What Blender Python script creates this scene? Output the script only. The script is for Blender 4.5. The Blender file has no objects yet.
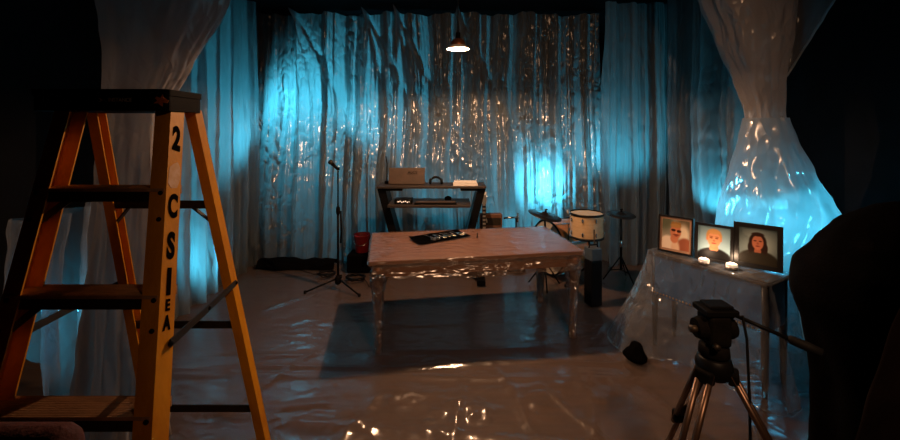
import bpy, bmesh, math, random
from mathutils import Vector, Matrix, noise
random.seed(7)
PI = math.pi
C = bpy.context.scene.collection
F, YH, CAMZ = 400.0, 130.0, 1.7


def P(px, py, d):
    """a point of the place seen at picture position px, py and distance d"""
    return Vector(((px - 450) * d / F, d, CAMZ + (YH - py) * d / F))


def V(*a):
    return Vector(a)


def n3(x, y=0.0, z=0.0):
    return noise.noise(Vector((x, y, z)))


# ------------------------------------------------------------------ materials
def new_mat(name):
    m = bpy.data.materials.new(name)
    m.use_nodes = True
    nt = m.node_tree
    nt.nodes.clear()
    out = nt.nodes.new('ShaderNodeOutputMaterial')
    return m, nt, out


def mat(name, col, rough=0.5, metal=0.0, col2=None, scale=12.0, stretch=(1, 1, 1), bump=0.0, bscale=40.0,
        emit=None, estr=0.0, spec=0.5, coat=0.0):
    m, nt, out = new_mat(name)
    L = nt.links
    b = nt.nodes.new('ShaderNodeBsdfPrincipled')
    b.inputs['Base Color'].default_value = (*col, 1)
    b.inputs['Roughness'].default_value = rough
    b.inputs['Metallic'].default_value = metal
    b.inputs['Specular IOR Level'].default_value = spec
    b.inputs['Coat Weight'].default_value = coat
    tc = nt.nodes.new('ShaderNodeTexCoord')
    mp = nt.nodes.new('ShaderNodeMapping')
    mp.inputs['Scale'].default_value = stretch
    L.new(tc.outputs['Object'], mp.inputs['Vector'])
    if col2 is not None:
        n = nt.nodes.new('ShaderNodeTexNoise')
        n.inputs['Scale'].default_value = scale
        n.inputs['Detail'].default_value = 5
        n.inputs['Roughness'].default_value = 0.65
        L.new(mp.outputs['Vector'], n.inputs['Vector'])
        r = nt.nodes.new('ShaderNodeValToRGB')
        r.color_ramp.elements[0].position = 0.38
        r.color_ramp.elements[1].position = 0.66
        r.color_ramp.elements[0].color = (*col, 1)
        r.color_ramp.elements[1].color = (*col2, 1)
        L.new(n.outputs['Fac'], r.inputs['Fac'])
        L.new(r.outputs['Color'], b.inputs['Base Color'])
    if bump:
        n2 = nt.nodes.new('ShaderNodeTexNoise')
        n2.inputs['Scale'].default_value = bscale
        n2.inputs['Detail'].default_value = 4
        L.new(mp.outputs['Vector'], n2.inputs['Vector'])
        bp = nt.nodes.new('ShaderNodeBump')
        bp.inputs['Strength'].default_value = bump
        bp.inputs['Distance'].default_value = 0.01
        L.new(n2.outputs['Fac'], bp.inputs['Height'])
        L.new(bp.outputs['Normal'], b.inputs['Normal'])
    if emit:
        b.inputs['Emission Color'].default_value = (*emit, 1)
        b.inputs['Emission Strength'].default_value = estr
    L.new(b.outputs['BSDF'], out.inputs['Surface'])
    return m


def plastic(name, col=(0.8, 0.85, 0.88), clear=0.2, through=0.6, rough=0.14, gloss=0.5, bump=0.6, scale=9.0,
            stretch=(1, 1, 0.35), dist=0.03, tint=(0.9, 0.95, 1.0), patchy=0.0):
    """thin polythene sheet: some light straight through, some scattered through, a wrinkled shine on top"""
    m, nt, out = new_mat(name)
    L = nt.links
    N = nt.nodes.new
    tc = N('ShaderNodeTexCoord')
    mp = N('ShaderNodeMapping')
    mp.inputs['Scale'].default_value = stretch
    L.new(tc.outputs['Object'], mp.inputs['Vector'])
    a = N('ShaderNodeTexNoise')
    a.noise_type = 'RIDGED_MULTIFRACTAL'
    a.inputs['Scale'].default_value = scale
    a.inputs['Detail'].default_value = 3
    a.inputs['Distortion'].default_value = 0.6
    L.new(mp.outputs['Vector'], a.inputs['Vector'])
    v = N('ShaderNodeTexVoronoi')
    v.feature = 'F1'
    v.inputs['Scale'].default_value = scale * 2.2
    w = N('ShaderNodeTexNoise')
    w.inputs['Scale'].default_value = scale * 0.7
    w.inputs['Detail'].default_value = 2
    L.new(mp.outputs['Vector'], w.inputs['Vector'])
    ad = N('ShaderNodeVectorMath')
    ad.operation = 'MULTIPLY_ADD'
    ad.inputs[1].default_value = (0.35, 0.35, 0.35)
    L.new(w.outputs['Color'], ad.inputs[0])
    L.new(mp.outputs['Vector'], ad.inputs[2])
    L.new(ad.outputs['Vector'], v.inputs['Vector'])
    s = N('ShaderNodeMath')
    s.operation = 'MULTIPLY_ADD'
    s.inputs[1].default_value = 0.6
    L.new(v.outputs['Distance'], s.inputs[0])
    L.new(a.outputs['Fac'], s.inputs[2])
    bp = N('ShaderNodeBump')
    bp.inputs['Strength'].default_value = bump
    bp.inputs['Distance'].default_value = dist
    L.new(s.outputs[0], bp.inputs['Height'])
    if patchy:
        q = N('ShaderNodeTexNoise')
        q.inputs['Scale'].default_value = patchy
        q.inputs['Detail'].default_value = 2
        L.new(mp.outputs['Vector'], q.inputs['Vector'])
        rp = N('ShaderNodeMapRange')
        rp.inputs['From Min'].default_value = 0.42
        rp.inputs['From Max'].default_value = 0.66
        rp.inputs['To Min'].default_value = bump * 0.4
        rp.inputs['To Max'].default_value = bump * 1.4
        L.new(q.outputs['Fac'], rp.inputs['Value'])
        L.new(rp.outputs['Result'], bp.inputs['Strength'])
    tr = N('ShaderNodeBsdfTransparent')
    tr.inputs['Color'].default_value = (*tint, 1)
    tl = N('ShaderNodeBsdfTranslucent')
    tl.inputs['Color'].default_value = (*col, 1)
    df = N('ShaderNodeBsdfDiffuse')
    df.inputs['Color'].default_value = (*col, 1)
    gl = N('ShaderNodeBsdfGlossy')
    gl.inputs['Roughness'].default_value = rough
    gl.inputs['Color'].default_value = (1, 1, 1, 1)
    for x in (tl, df, gl):
        L.new(bp.outputs['Normal'], x.inputs['Normal'])
    m1 = N('ShaderNodeMixShader')
    m1.inputs[0].default_value = through
    L.new(df.outputs[0], m1.inputs[1])
    L.new(tl.outputs[0], m1.inputs[2])
    m2 = N('ShaderNodeMixShader')
    m2.inputs[0].default_value = clear
    L.new(m1.outputs[0], m2.inputs[1])
    L.new(tr.outputs[0], m2.inputs[2])
    lw = N('ShaderNodeLayerWeight')
    lw.inputs['Blend'].default_value = 0.35
    L.new(bp.outputs['Normal'], lw.inputs['Normal'])
    g = N('ShaderNodeMath')
    g.operation = 'MULTIPLY_ADD'
    g.inputs[1].default_value = gloss
    g.inputs[2].default_value = gloss * 0.22
    g.use_clamp = True
    L.new(lw.outputs['Fresnel'], g.inputs[0])
    m3 = N('ShaderNodeMixShader')
    L.new(g.outputs[0], m3.inputs[0])
    L.new(m2.outputs[0], m3.inputs[1])
    L.new(gl.outputs[0], m3.inputs[2])
    L.new(m3.outputs[0], out.inputs['Surface'])
    return m


M = {}
M['curtain'] = plastic('curtain_polythene', (0.58, 0.64, 0.66), 0.08, 0.90, 0.20, 0.24, 0.8, 5.5, (1, 1, 0.6), 0.07, patchy=2.6)
M['side_curtain'] = plastic('side_curtain_polythene', (0.58, 0.64, 0.66), 0.16, 0.94, 0.32, 0.04, 0.4, 6.0, (1, 1, 0.4), 0.05)
M['flare'] = plastic('flared_polythene', (0.60, 0.66, 0.70), 0.36, 0.74, 0.20, 0.20, 0.7, 3.2, (1, 1, 0.7), 0.06, patchy=1.8)
M['drape'] = plastic('drape_polythene', (0.52, 0.48, 0.46), 0.14, 0.55, 0.22, 0.11, 0.7, 6.0, (1, 1, 0.6), 0.04, patchy=2.2)
M['clear_skirt'] = plastic('console_polythene', (0.58, 0.60, 0.63), 0.70, 0.6, 0.15, 0.26, 0.6, 6.0, (1, 1, 0.5), 0.04, patchy=2.5)
M['table_wrap'] = plastic('table_polythene', (0.36, 0.22, 0.15), 0.70, 0.35, 0.24, 0.50, 0.7, 7.0, (0.6, 1, 1.8), 0.03, patchy=3.0)
M['leg_wrap'] = plastic('leg_polythene', (0.36, 0.27, 0.22), 0.62, 0.4, 0.16, 0.9, 1.0, 12.0, (1, 1, 0.7), 0.04)
M['floor_sheet'] = plastic('floor_polythene', (0.40, 0.34, 0.30), 0.86, 0.3, 0.20, 0.28, 0.5, 5.5, (0.6, 1, 1), 0.02, patchy=1.6)
M['floor'] = mat('dark_floorboards', (0.105, 0.048, 0.026), 0.6, 0, (0.07, 0.033, 0.018), 3.0, (1, 6, 1))
M['black_wall'] = mat('black_wall_paint', (0.006, 0.006, 0.007), 0.95, 0, (0.004, 0.004, 0.004), 4, spec=0.1)
M['fibreglass'] = mat('orange_fibreglass', (0.68, 0.29, 0.015), 0.5, 0, (0.52, 0.20, 0.012), 9, (1, 1, 0.5), 0.15, 60, spec=0.12)
M['step_metal'] = mat('worn_step_aluminium', (0.50, 0.29, 0.15), 0.5, 0.0, (0.34, 0.19, 0.10), 14, (1, 6, 1), 0.2, 70)
M['black_plastic'] = mat('black_moulded_plastic', (0.005, 0.0045, 0.0045), 0.6, 0, (0.008, 0.007, 0.006), 30, spec=0.02)
M['dark_steel_and_lip_shade'] = mat('dark_steel_and_lip_shade', (0.03, 0.026, 0.022), 0.5, 0.6, (0.05, 0.035, 0.02), 30)  # also stands in for the shade on the step lips
M['black_metal'] = mat('black_metal', (0.004, 0.004, 0.0042), 0.45, 0.0, spec=0.1)
M['ink'] = mat('black_marker_paint', (0.006, 0.004, 0.003), 0.8, spec=0.0)
M['worn_paint'] = mat('worn_pale_patch', (0.62, 0.40, 0.26), 0.7, 0, (0.55, 0.30, 0.12), 40)
M['label_white'] = mat('pale_logo_print', (0.95, 0.85, 0.75), 0.6)
M['label_orange'] = mat('orange_splash', (0.75, 0.20, 0.03), 0.6, 0, (0.4, 0.10, 0.02), 60)
M['table_wood'] = mat('brown_table_wood', (0.34, 0.135, 0.06), 0.45, 0, (0.24, 0.09, 0.04), 4, (1, 3, 1))
M['chrome'] = mat('chrome', (0.75, 0.75, 0.75), 0.15, 1.0)
M['steel_tool'] = mat('steel_tool', (0.62, 0.58, 0.54), 0.25, 1.0)
M['black_cloth'] = mat('black_cloth', (0.0018, 0.0015, 0.0015), 0.95, 0, (0.0028, 0.0022, 0.002), 40, (1, 1, 1), 0.3, 90, spec=0.03)
M['black_sheet'] = mat('black_polythene', (0.007, 0.004, 0.004), 0.33, 0, (0.010, 0.006, 0.005), 8, (1, 1, 1), 0.4, 9, spec=0.5)
M['copper'] = mat('copper_shade', (0.42, 0.17, 0.07), 0.35, 0.8, (0.3, 0.11, 0.05), 20)
M['enamel'] = mat('white_enamel', (0.85, 0.80, 0.72), 0.4)
M['bulb'] = mat('glowing_bulb', (1, 0.9, 0.8), 0.5, emit=(1.0, 0.80, 0.55), estr=14)
M['drum_wood'] = mat('pale_drum_shell', (0.66, 0.47, 0.27), 0.35, 0, (0.56, 0.38, 0.20), 9, (1, 1, 5))
M['drum_amber'] = mat('amber_drum_shell', (0.48, 0.22, 0.07), 0.35, 0, (0.36, 0.15, 0.05), 9, (5, 1, 1))
M['drum_head'] = mat('cream_drum_head', (0.62, 0.54, 0.40), 0.5, 0, (0.55, 0.47, 0.34), 6)
M['dark_bronze'] = mat('dark_bronze', (0.022, 0.019, 0.016), 0.4, 0.6)
M['grey_case'] = mat('grey_case', (0.06, 0.085, 0.11), 0.5, 0, (0.05, 0.07, 0.09), 25)
M['lid_metal'] = mat('brown_grey_metal', (0.085, 0.057, 0.042), 0.5, 0.0, (0.065, 0.044, 0.032), 12)
M['paper'] = mat('white_paper', (0.80, 0.76, 0.70), 0.7)
M['shelf_board'] = mat('grey_brown_board', (0.034, 0.025, 0.020), 0.5, 0, (0.024, 0.018, 0.015), 8, (1, 8, 1))
M['red_plastic'] = mat('red_plastic', (0.35, 0.012, 0.012), 0.45, 0, (0.25, 0.01, 0.01), 12)
M['red_fabric'] = mat('dark_red_fabric', (0.075, 0.006, 0.006), 0.85, 0, (0.05, 0.004, 0.004), 50, bump=0.3, bscale=90)
M['amp_wood'] = mat('brown_cabinet', (0.16, 0.07, 0.035), 0.5, 0, (0.10, 0.045, 0.025), 14)
M['grille'] = mat('dark_grille_cloth', (0.05, 0.035, 0.03), 0.9, 0, (0.03, 0.02, 0.02), 80)
M['guitar_body'] = mat('sunburst_body', (0.18, 0.05, 0.02), 0.25, 0, (0.10, 0.03, 0.015), 6)
M['fretboard'] = mat('dark_fretboard', (0.05, 0.03, 0.02), 0.5)
M['ivory'] = mat('ivory_inlay', (0.75, 0.68, 0.55), 0.4)
M['leather'] = mat('leather_with_blue_light', (0.035, 0.15, 0.36), 0.3, 0, (0.028, 0.12, 0.29), 30, (1, 1, 1), 0.1, 60, coat=0.8)  # blue light and reflection on the panel are put into this colour
M['brass'] = mat('brass_nailheads', (0.55, 0.36, 0.20), 0.3, 0.9)
M['dark_wood'] = mat('dark_brown_wood', (0.03, 0.016, 0.010), 0.4, 0, (0.02, 0.011, 0.007), 8, (6, 6, 1))
M['frame_black'] = mat('black_frame_wood', (0.010, 0.009, 0.009), 0.35)
M['frame_tan'] = mat('tan_mount_board', (0.46, 0.27, 0.17), 0.6, 0, (0.40, 0.22, 0.14), 30)
M['wax'] = mat('white_wax', (0.9, 0.85, 0.78), 0.5, emit=(1.0, 0.80, 0.60), estr=0.35)
M['tin'] = mat('thin_tin_cup', (0.6, 0.55, 0.5), 0.3, 0.9)
M['tube_bronze'] = mat('bronze_tripod_tube', (0.13, 0.08, 0.055), 0.35, 0.8)
M['rubber'] = mat('black_rubber', (0.005, 0.005, 0.005), 0.7, spec=0.15)
M['led'] = mat('pale_meter_lights', (0.8, 0.7, 0.6), 0.5, emit=(1.0, 0.75, 0.55), estr=0.9)


# ------------------------------------------------------------------ mesh helpers
def finish(o, smooth):
    if smooth:
        for p in o.data.polygons:
            p.use_smooth = True


ROOT = {}


def obj(name, bm, m, parent=None, smooth=False, base=None, recalc=True):
    """links one mesh; the mesh is given in room coordinates"""
    if recalc:
        bmesh.ops.recalc_face_normals(bm, faces=bm.faces)
    if parent is not None:
        b = ROOT[parent.name]
    else:
        b = Vector(base) if base is not None else Vector((0, 0, 0))
    bmesh.ops.translate(bm, verts=bm.verts, vec=-b)
    me = bpy.data.meshes.new(name)
    bm.to_mesh(me)
    bm.free()
    if isinstance(m, (list, tuple)):
        for x in m:
            me.materials.append(x)
    else:
        me.materials.append(m)
    o = bpy.data.objects.new(name, me)
    C.objects.link(o)
    if parent is not None:
        o.parent = parent
    else:
        o.location = b
    ROOT[o.name] = b
    finish(o, smooth)
    return o


def thing(name, label, cat, base, group=None):
    o = bpy.data.objects.new(name, None)
    o.empty_display_size = 0.1
    C.objects.link(o)
    o.location = base
    ROOT[o.name] = Vector(base)
    return tag(o, label, cat, group)


def tag(o, label, cat, group=None):
    o['label'] = label
    o['category'] = cat
    if group:
        o['group'] = group
    return o


def struct(name, bm, m, smooth=False):
    o = obj(name, bm, m, smooth=smooth)
    o['kind'] = 'structure'
    return o


def B():
    return bmesh.new()


def box(bm, c, s, rot=None, bev=0.0, seg=2):
    r = bmesh.ops.create_cube(bm, size=1.0)
    vs = r['verts']
    mt = Matrix.Translation(Vector(c)) @ (rot.to_4x4() if rot is not None else Matrix.Identity(4)) @ Matrix.Diagonal((*s, 1))
    bmesh.ops.transform(bm, matrix=mt, verts=vs)
    if bev:
        es = list({e for v in vs for e in v.link_edges})
        bmesh.ops.bevel(bm, geom=es, offset=bev, segments=seg, affect='EDGES', profile=0.5)
    return bm


def frame_of(d):
    d = Vector(d).normalized()
    a = Vector((0, 0, 1)) if abs(d.z) < 0.9 else Vector((1, 0, 0))
    u = d.cross(a).normalized()
    return u, d.cross(u).normalized()


def tube(bm, pts, r, n=10, cap=True):
    """round bar along points; r a number or one per point"""
    pts = [Vector(p) for p in pts]
    rs = r if isinstance(r, (list, tuple)) else [r] * len(pts)
    rings = []
    u = None
    for i, p in enumerate(pts):
        d = (pts[min(i + 1, len(pts) - 1)] - pts[max(i - 1, 0)])
        if d.length < 1e-7:
            d = Vector((0, 0, 1))
        d.normalize()
        if u is None:
            u, w = frame_of(d)
        else:
            u = (u - d * u.dot(d)).normalized()
            w = d.cross(u)
        rings.append([bm.verts.new(p + (u * math.cos(2 * PI * k / n) + w * math.sin(2 * PI * k / n)) * rs[i]) for k in range(n)])
    for a, b in zip(rings, rings[1:]):
        for k in range(n):
            bm.faces.new((a[k], a[(k + 1) % n], b[(k + 1) % n], b[k]))
    if cap:
        bm.faces.new(rings[0][::-1])
        bm.faces.new(rings[-1])
    return bm


def bar(bm, a, b, w, h, up=(0, 0, 1)):
    """rectangular bar from a to b, w across, h along up"""
    a, b = Vector(a), Vector(b)
    d = (b - a).normalized()
    s = d.cross(Vector(up)).normalized()
    t = s.cross(d).normalized()
    q = [[bm.verts.new(p + s * (i * w / 2) + t * (j * h / 2)) for i, j in ((-1, -1), (1, -1), (1, 1), (-1, 1))] for p in (a, b)]
    for k in range(4):
        bm.faces.new((q[0][k], q[0][(k + 1) % 4], q[1][(k + 1) % 4], q[1][k]))
    bm.faces.new(q[0][::-1])
    bm.faces.new(q[1])
    return bm


def lathe(bm, prof, c, axis=(0, 0, 1), n=28, cap0=True, cap1=True):
    """profile of (radius, height) turned about an axis"""
    ax = Vector(axis).normalized()
    u, w = frame_of(ax)
    rings = []
    for r, h in prof:
        rings.append([bm.verts.new(Vector(c) + ax * h + (u * math.cos(2 * PI * k / n) + w * math.sin(2 * PI * k / n)) * max(r, 1e-4)) for k in range(n)])
    for a, b in zip(rings, rings[1:]):
        for k in range(n):
            bm.faces.new((a[k], a[(k + 1) % n], b[(k + 1) % n], b[k]))
    if cap0:
        bm.faces.new(rings[0][::-1])
    if cap1:
        bm.faces.new(rings[-1])
    return bm


def grid(bm, nu, nv, f, close_u=False):
    vs = [[bm.verts.new(f(i / nu, j / nv)) for i in range(nu + (0 if close_u else 1))] for j in range(nv + 1)]
    w = len(vs[0])
    for j in range(nv):
        for i in range(nu):
            a, b = i, (i + 1) % w
            bm.faces.new((vs[j][a], vs[j][b], vs[j + 1][b], vs[j + 1][a]))
    return vs


def prism(bm, poly, o, u, v, n, t):
    """outline poly (2D) in plane u,v at o, extruded t along n"""
    o, u, v, n = map(Vector, (o, u, v, n))
    a = [bm.verts.new(o + u * x + v * y) for x, y in poly]
    b = [bm.verts.new(o + u * x + v * y + n * t) for x, y in poly]
    k = len(poly)
    for i in range(k):
        bm.faces.new((a[i], a[(i + 1) % k], b[(i + 1) % k], b[i]))
    bm.faces.new(a[::-1])
    bm.faces.new(b)
    return bm


def text(bm, s, size, mtx, depth=0.0006, sx=1.0, bold=0.0):
    cu = bpy.data.curves.new('txt', 'FONT')
    cu.body = s
    cu.size = size
    cu.extrude = depth
    cu.offset = bold
    cu.align_x = 'CENTER'
    cu.align_y = 'CENTER'
    o = bpy.data.objects.new('txt', cu)
    C.objects.link(o)
    bpy.context.view_layer.update()
    me = bpy.data.meshes.new_from_object(o.evaluated_get(bpy.context.evaluated_depsgraph_get()))
    me.transform(mtx @ Matrix.Diagonal((sx, 1, 1, 1)))
    bm.from_mesh(me)
    bpy.data.objects.remove(o)
    bpy.data.curves.remove(cu)
    bpy.data.meshes.remove(me)


def axes(o, u, v, n):
    m = Matrix.Identity(4)
    for i, a in enumerate((u, v, n)):
        a = Vector(a)
        for k in range(3):
            m[k][i] = a[k]
    for k in range(3):
        m[k][3] = o[k]
    return m


def sstep(a, b, x):
    t = max(0.0, min(1.0, (x - a) / (b - a)))
    return t * t * (3 - 2 * t)


def lerp_tab(tab, z):
    """tab: rows (z, values...) sorted by rising z; smooth interpolation"""
    if z <= tab[0][0]:
        return tab[0][1:]
    for a, b in zip(tab, tab[1:]):
        if z <= b[0]:
            t = (z - a[0]) / (b[0] - a[0])
            t = t * t * (3 - 2 * t) * 0.5 + t * 0.5
            return tuple(p + (q - p) * t for p, q in zip(a[1:], b[1:]))
    return tab[-1][1:]


# ------------------------------------------------------------------ the room
H = 3.32
bm = B(); box(bm, (0, 2.2, -0.05), (7.6, 9.2, 0.1)); struct('floor', bm, M['floor'])
bm = B(); box(bm, (0, 2.2, H + 0.05), (7.6, 9.2, 0.1)); struct('ceiling', bm, M['black_wall'])
bm = B(); box(bm, (0, 6.75, H / 2), (7.6, 0.1, H)); struct('wall_back', bm, M['black_wall'])
bm = B(); box(bm, (0, -2.35, H / 2), (7.6, 0.1, H)); struct('wall_front', bm, M['black_wall'])
bm = B(); box(bm, (-3.75, 2.2, H / 2), (0.1, 9.2, H)); struct('wall_left', bm, M['black_wall'])
bm = B(); box(bm, (3.75, 2.2, H / 2), (0.1, 9.2, H)); struct('wall_right', bm, M['black_wall'])

# ---- plastic sheet over the floor
CRUMPLE = [(-0.30, 2.54, 0.16), (0.03, 2.42, 0.16), (-0.57, 2.28, 0.2), (0.17, 2.40, 0.12), (-0.03, 2.28, 0.3), (-0.55, 2.95, 0.12),
           (1.45, 2.85, 0.2), (0.55, 2.5, 0.15), (-0.62, 2.02, 0.25), (0.95, 2.6, 0.2)]
TBL_LEGS = []


def floor_h(x, y):
    h = 0.006 + 0.006 * (n3(x * 1.3, y * 2.2, 1) + 0.6)
    # long pulled creases in front of the table
    for k, (y0, sl, amp, wd) in enumerate(((2.87, 0.03, 0.022, 0.022), (2.72, -0.02, 0.012, 0.03), (2.55, 0.10, 0.010, 0.04), (3.05, 0.05, 0.010, 0.03), (3.5, 0.0, 0.006, 0.05), (2.2, -0.12, 0.012, 0.04))):
        yy = y0 + sl * x + 0.06 * n3(x * 1.1, k * 3.7)
        a = amp * (0.6 + 0.6 * n3(x * 1.7, k * 5.1 + 9))
        h += 1.5 * max(0, a) * math.exp(-((y - yy) / wd) ** 2)
    # radiating creases towards the lower middle
    for k, (x0, y0, dx, dy, amp) in enumerate(((0.35, 2.75, 0.25, -1.0, 0.012), (0.62, 2.6, 0.5, -1.0, 0.010), (-0.45, 2.5, -0.4, -1, 0.012), (-1.7, 3.8, 0.75, 0.9, 0.010), (0.9, 2.5, -0.35, -1, 0.009), (0.1, 2.7, -0.15, -1.0, 0.010), (-0.9, 3.3, -0.5, -1.0, 0.009), (1.2, 2.9, 0.3, -1.0, 0.010))):
        l = math.hypot(dx, dy)
        s = ((x - x0) * dx + (y - y0) * dy) / l
        t = ((x - x0) * dy - (y - y0) * dx) / l + 0.03 * n3(s * 3, k * 2.2)
        if -0.2 < s < 1.2:
            h += 1.4 * amp * math.exp(-(t / 0.020) ** 2) * sstep(-0.2, 0.1, s) * (1 - sstep(0.7, 1.2, s))
    for cx, cy, r in CRUMPLE:
        q = ((x - cx) ** 2 + ((y - cy) * 1.3) ** 2) / (r * r)
        if q < 4:
            h += math.exp(-q * 1.5) * (0.018 + 0.03 * abs(n3(x * 11, y * 15, 4)) )
    return h


bm = B()
def ff(u, v):
    x = -3.3 + 6.6 * u
    y = 0.6 + 5.0 * v
    return Vector((x, y, floor_h(x, y)))
grid(bm, 330, 250, ff)
tag(obj('plastic_floor_cover', bm, M['floor_sheet'], smooth=True, recalc=False),
    'creased clear plastic sheet spread across the whole floor', 'plastic sheet')


# ---- hanging sheets
def fold(s, z, seed, top, amp=1.0):
    """depth of the folds of a hanging sheet at run s and height z"""
    low = 1 - z / top
    w = s + 0.05 * n3(s * 1.1, z * 0.55, seed) + 0.02 * n3(s * 3.0, z * 1.4, seed + 3)
    f = 0.046 * math.sin(2 * PI * w * 2.7 + 2.2 * n3(w * 0.9, seed))
    f += 0.026 * math.sin(2 * PI * w * 6.1 + 2.0 * n3(w * 1.3, z * 0.3, seed + 5))
    a = abs(0.15 + 0.85 * math.sin(PI * w * 4.3 + 1.7 * n3(w * 0.7, seed + 8)))
    f += 0.048 * (a ** 0.8) * (0.6 + 0.7 * n3(w * 1.9, 0.3 * z, seed + 2))
    f += 0.011 * math.sin(2 * PI * w * 13.3 + 3 * n3(w * 2.1, z * 0.5, seed + 9)) * (0.5 + 0.5 * n3(w * 2.5, z * 0.7, seed + 12))
    f += 0.006 * math.sin(2 * PI * w * 24.0 + 4 * n3(w * 3.1, z * 0.7, seed + 10))
    f += 0.05 * n3(w * 0.9, z * 0.35, seed + 1)
    cr = math.exp(-((z - 1.35) / 0.75) ** 2) * (0.35 + 0.9 * max(0.0, 0.5 + n3(s * 1.6, z * 0.9, seed + 4)))
    f += (0.005 + 0.013 * cr) * n3(w * 7.0, z * 5.0, seed + 6)
    f += (0.002 + 0.008 * cr) * n3(w * 15.0, z * 11.0, seed + 7)
    return f * amp


PINS = [(-2.05, 0.55), (-1.12, 0.7), (-0.72, 0.45), (0.10, 0.5)]
TOPB = 3.30
bm = B()
def fb(u, v):
    x = -2.62 + 4.66 * u
    z = 0.004 + (TOPB - 0.004) * v
    f = fold(x, z, 11, TOPB)
    for px_, sp in PINS:                       # folds falling slantwise from the pinned points
        dz = TOPB - z
        for k in (0.0, 0.26, 0.62):
            c = px_ + k * dz * 0.75
            f -= 0.12 * math.exp(-((x - c) / (0.022 + 0.035 * dz)) ** 2) * math.exp(-dz / 1.2)
    f -= 0.10 * math.exp(-((x - 0.37) / 0.035) ** 2) * (0.6 + 0.4 * n3(z * 0.8, 3))
    sag = 0.05 * abs(math.sin((x + 2.62) * 3.4)) * v
    return Vector((x, 5.15 + f + 0.24 * sstep(0.7, 2.3, z), z - sag * sstep(0.75, 1.0, v)))
grid(bm, 460, 110, fb)
tag(obj('plastic_curtain', bm, M['curtain'], smooth=True, recalc=False),
    'wide translucent plastic sheet lit blue from behind, hanging across the back of the room', 'plastic curtain')

bm = B()
def fr2(u, v):
    x = 1.95 + 0.88 * u + 0.05 * n3(v * 3, 1.3) * (1 - u) - 0.05 * (1 - u) * math.sin(v * 3.0)
    z = 0.004 + (TOPB - 0.004) * v
    return Vector((x, 5.02 + 0.7 * fold(x * 1.4, z, 31, TOPB) - 0.06 * math.exp(-(u / 0.12) ** 2), z))
grid(bm, 120, 100, fr2)
tag(obj('plastic_curtain', bm, M['side_curtain'], smooth=True, recalc=False),
    'narrow plastic strip overlapping the back curtain, directly behind the thin cymbal stand', 'plastic curtain')

bm = B()
def fl(u, v):
    y = 3.55 + 1.62 * u
    z = 0.004 + (TOPB - 0.004) * v
    return Vector((-2.50 + fold(y * 1.35, z, 51, TOPB), y, z))
grid(bm, 200, 100, fl)
tag(obj('plastic_curtain', bm, M['side_curtain'], smooth=True, recalc=False),
    'bright blue pleated side curtain seen beside the rear leg of the yellow ladder', 'plastic curtain')

bm = B()
def fr(u, v):
    y = 3.70 + 1.16 * u
    z = 0.004 + (TOPB - 0.004) * v
    return Vector((2.78 + 0.17 * (1 - u) + 0.06 * math.sin(u * 5) - fold(y * 1.1, z, 71, TOPB, 1.2), y, z))
grid(bm, 150, 100, fr)
tag(obj('plastic_curtain', bm, M['side_curtain'], smooth=True, recalc=False),
    'dark blue side curtain hanging behind the three framed portraits', 'plastic curtain')

# crumpled sheet behind the ladder, gathered to a point on the floor
bm = B()
def fv(u, v):
    z = 0.006 + 1.20 * v
    wd = 0.10 + 0.30 * sstep(0.0, 0.62, v)
    y = 2.56 + (u - 0.5) * 2 * wd
    return Vector((-2.46 + 0.10 * v + 0.9 * fold(y * 1.6, z, 91, 1.8, 1.6) - 0.05 * math.cos((u - 0.5) * PI), y, z))
grid(bm, 110, 90, fv)
tag(obj('plastic_curtain', bm, M['clear_skirt'], smooth=True, recalc=False),
    'crumpled clear sheet gathered to a point on the floor behind the ladder steps', 'plastic curtain')


def gathered(name, tab, d, label, folds, seed, m, ztop, zbot, strand=None, squash=0.7):
    """tied-back drape: a folded tube whose centre and radius follow tab rows (z, cx, r)"""
    t = thing(name, label, 'plastic drape', (tab[0][1], d, 0))
    bm = B()
    def f(u, v):
        z = zbot + (ztop - zbot) * v
        cx, r, dy = lerp_tab(tab, z)
        a = 2 * PI * u
        k = 1 + 0.045 * math.sin(folds * a + 1.5 * math.sin(z * 2 + seed)) + 0.02 * math.sin((folds * 2 + 3) * a + z * 3)
        k += 0.14 * n3(math.cos(a) * 1.5, math.sin(a) * 1.5, z * 1.3 + seed) + 0.07 * n3(math.cos(a) * 4, math.sin(a) * 4, z * 2.5 + seed) + 0.03 * n3(math.cos(a) * 9, math.sin(a) * 9, z * 9 + seed)
        fm = 1 - sstep(1.25, 1.75, z)
        k += fm * (0.07 * math.sin(11 * a + 3 * n3(z * 1.5, a, seed)) + 0.05 * math.sin(17 * a + 2 * z) + 0.07 * n3(math.cos(a) * 6, math.sin(a) * 6, z * 6))
        return Vector((cx + math.cos(a) * r * k, d + dy + math.sin(a) * r * k * squash, z))
    grid(bm, 220, 130, f, close_u=True)
    obj('sheet', bm, m, t, smooth=True, recalc=False)
    return t


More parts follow.
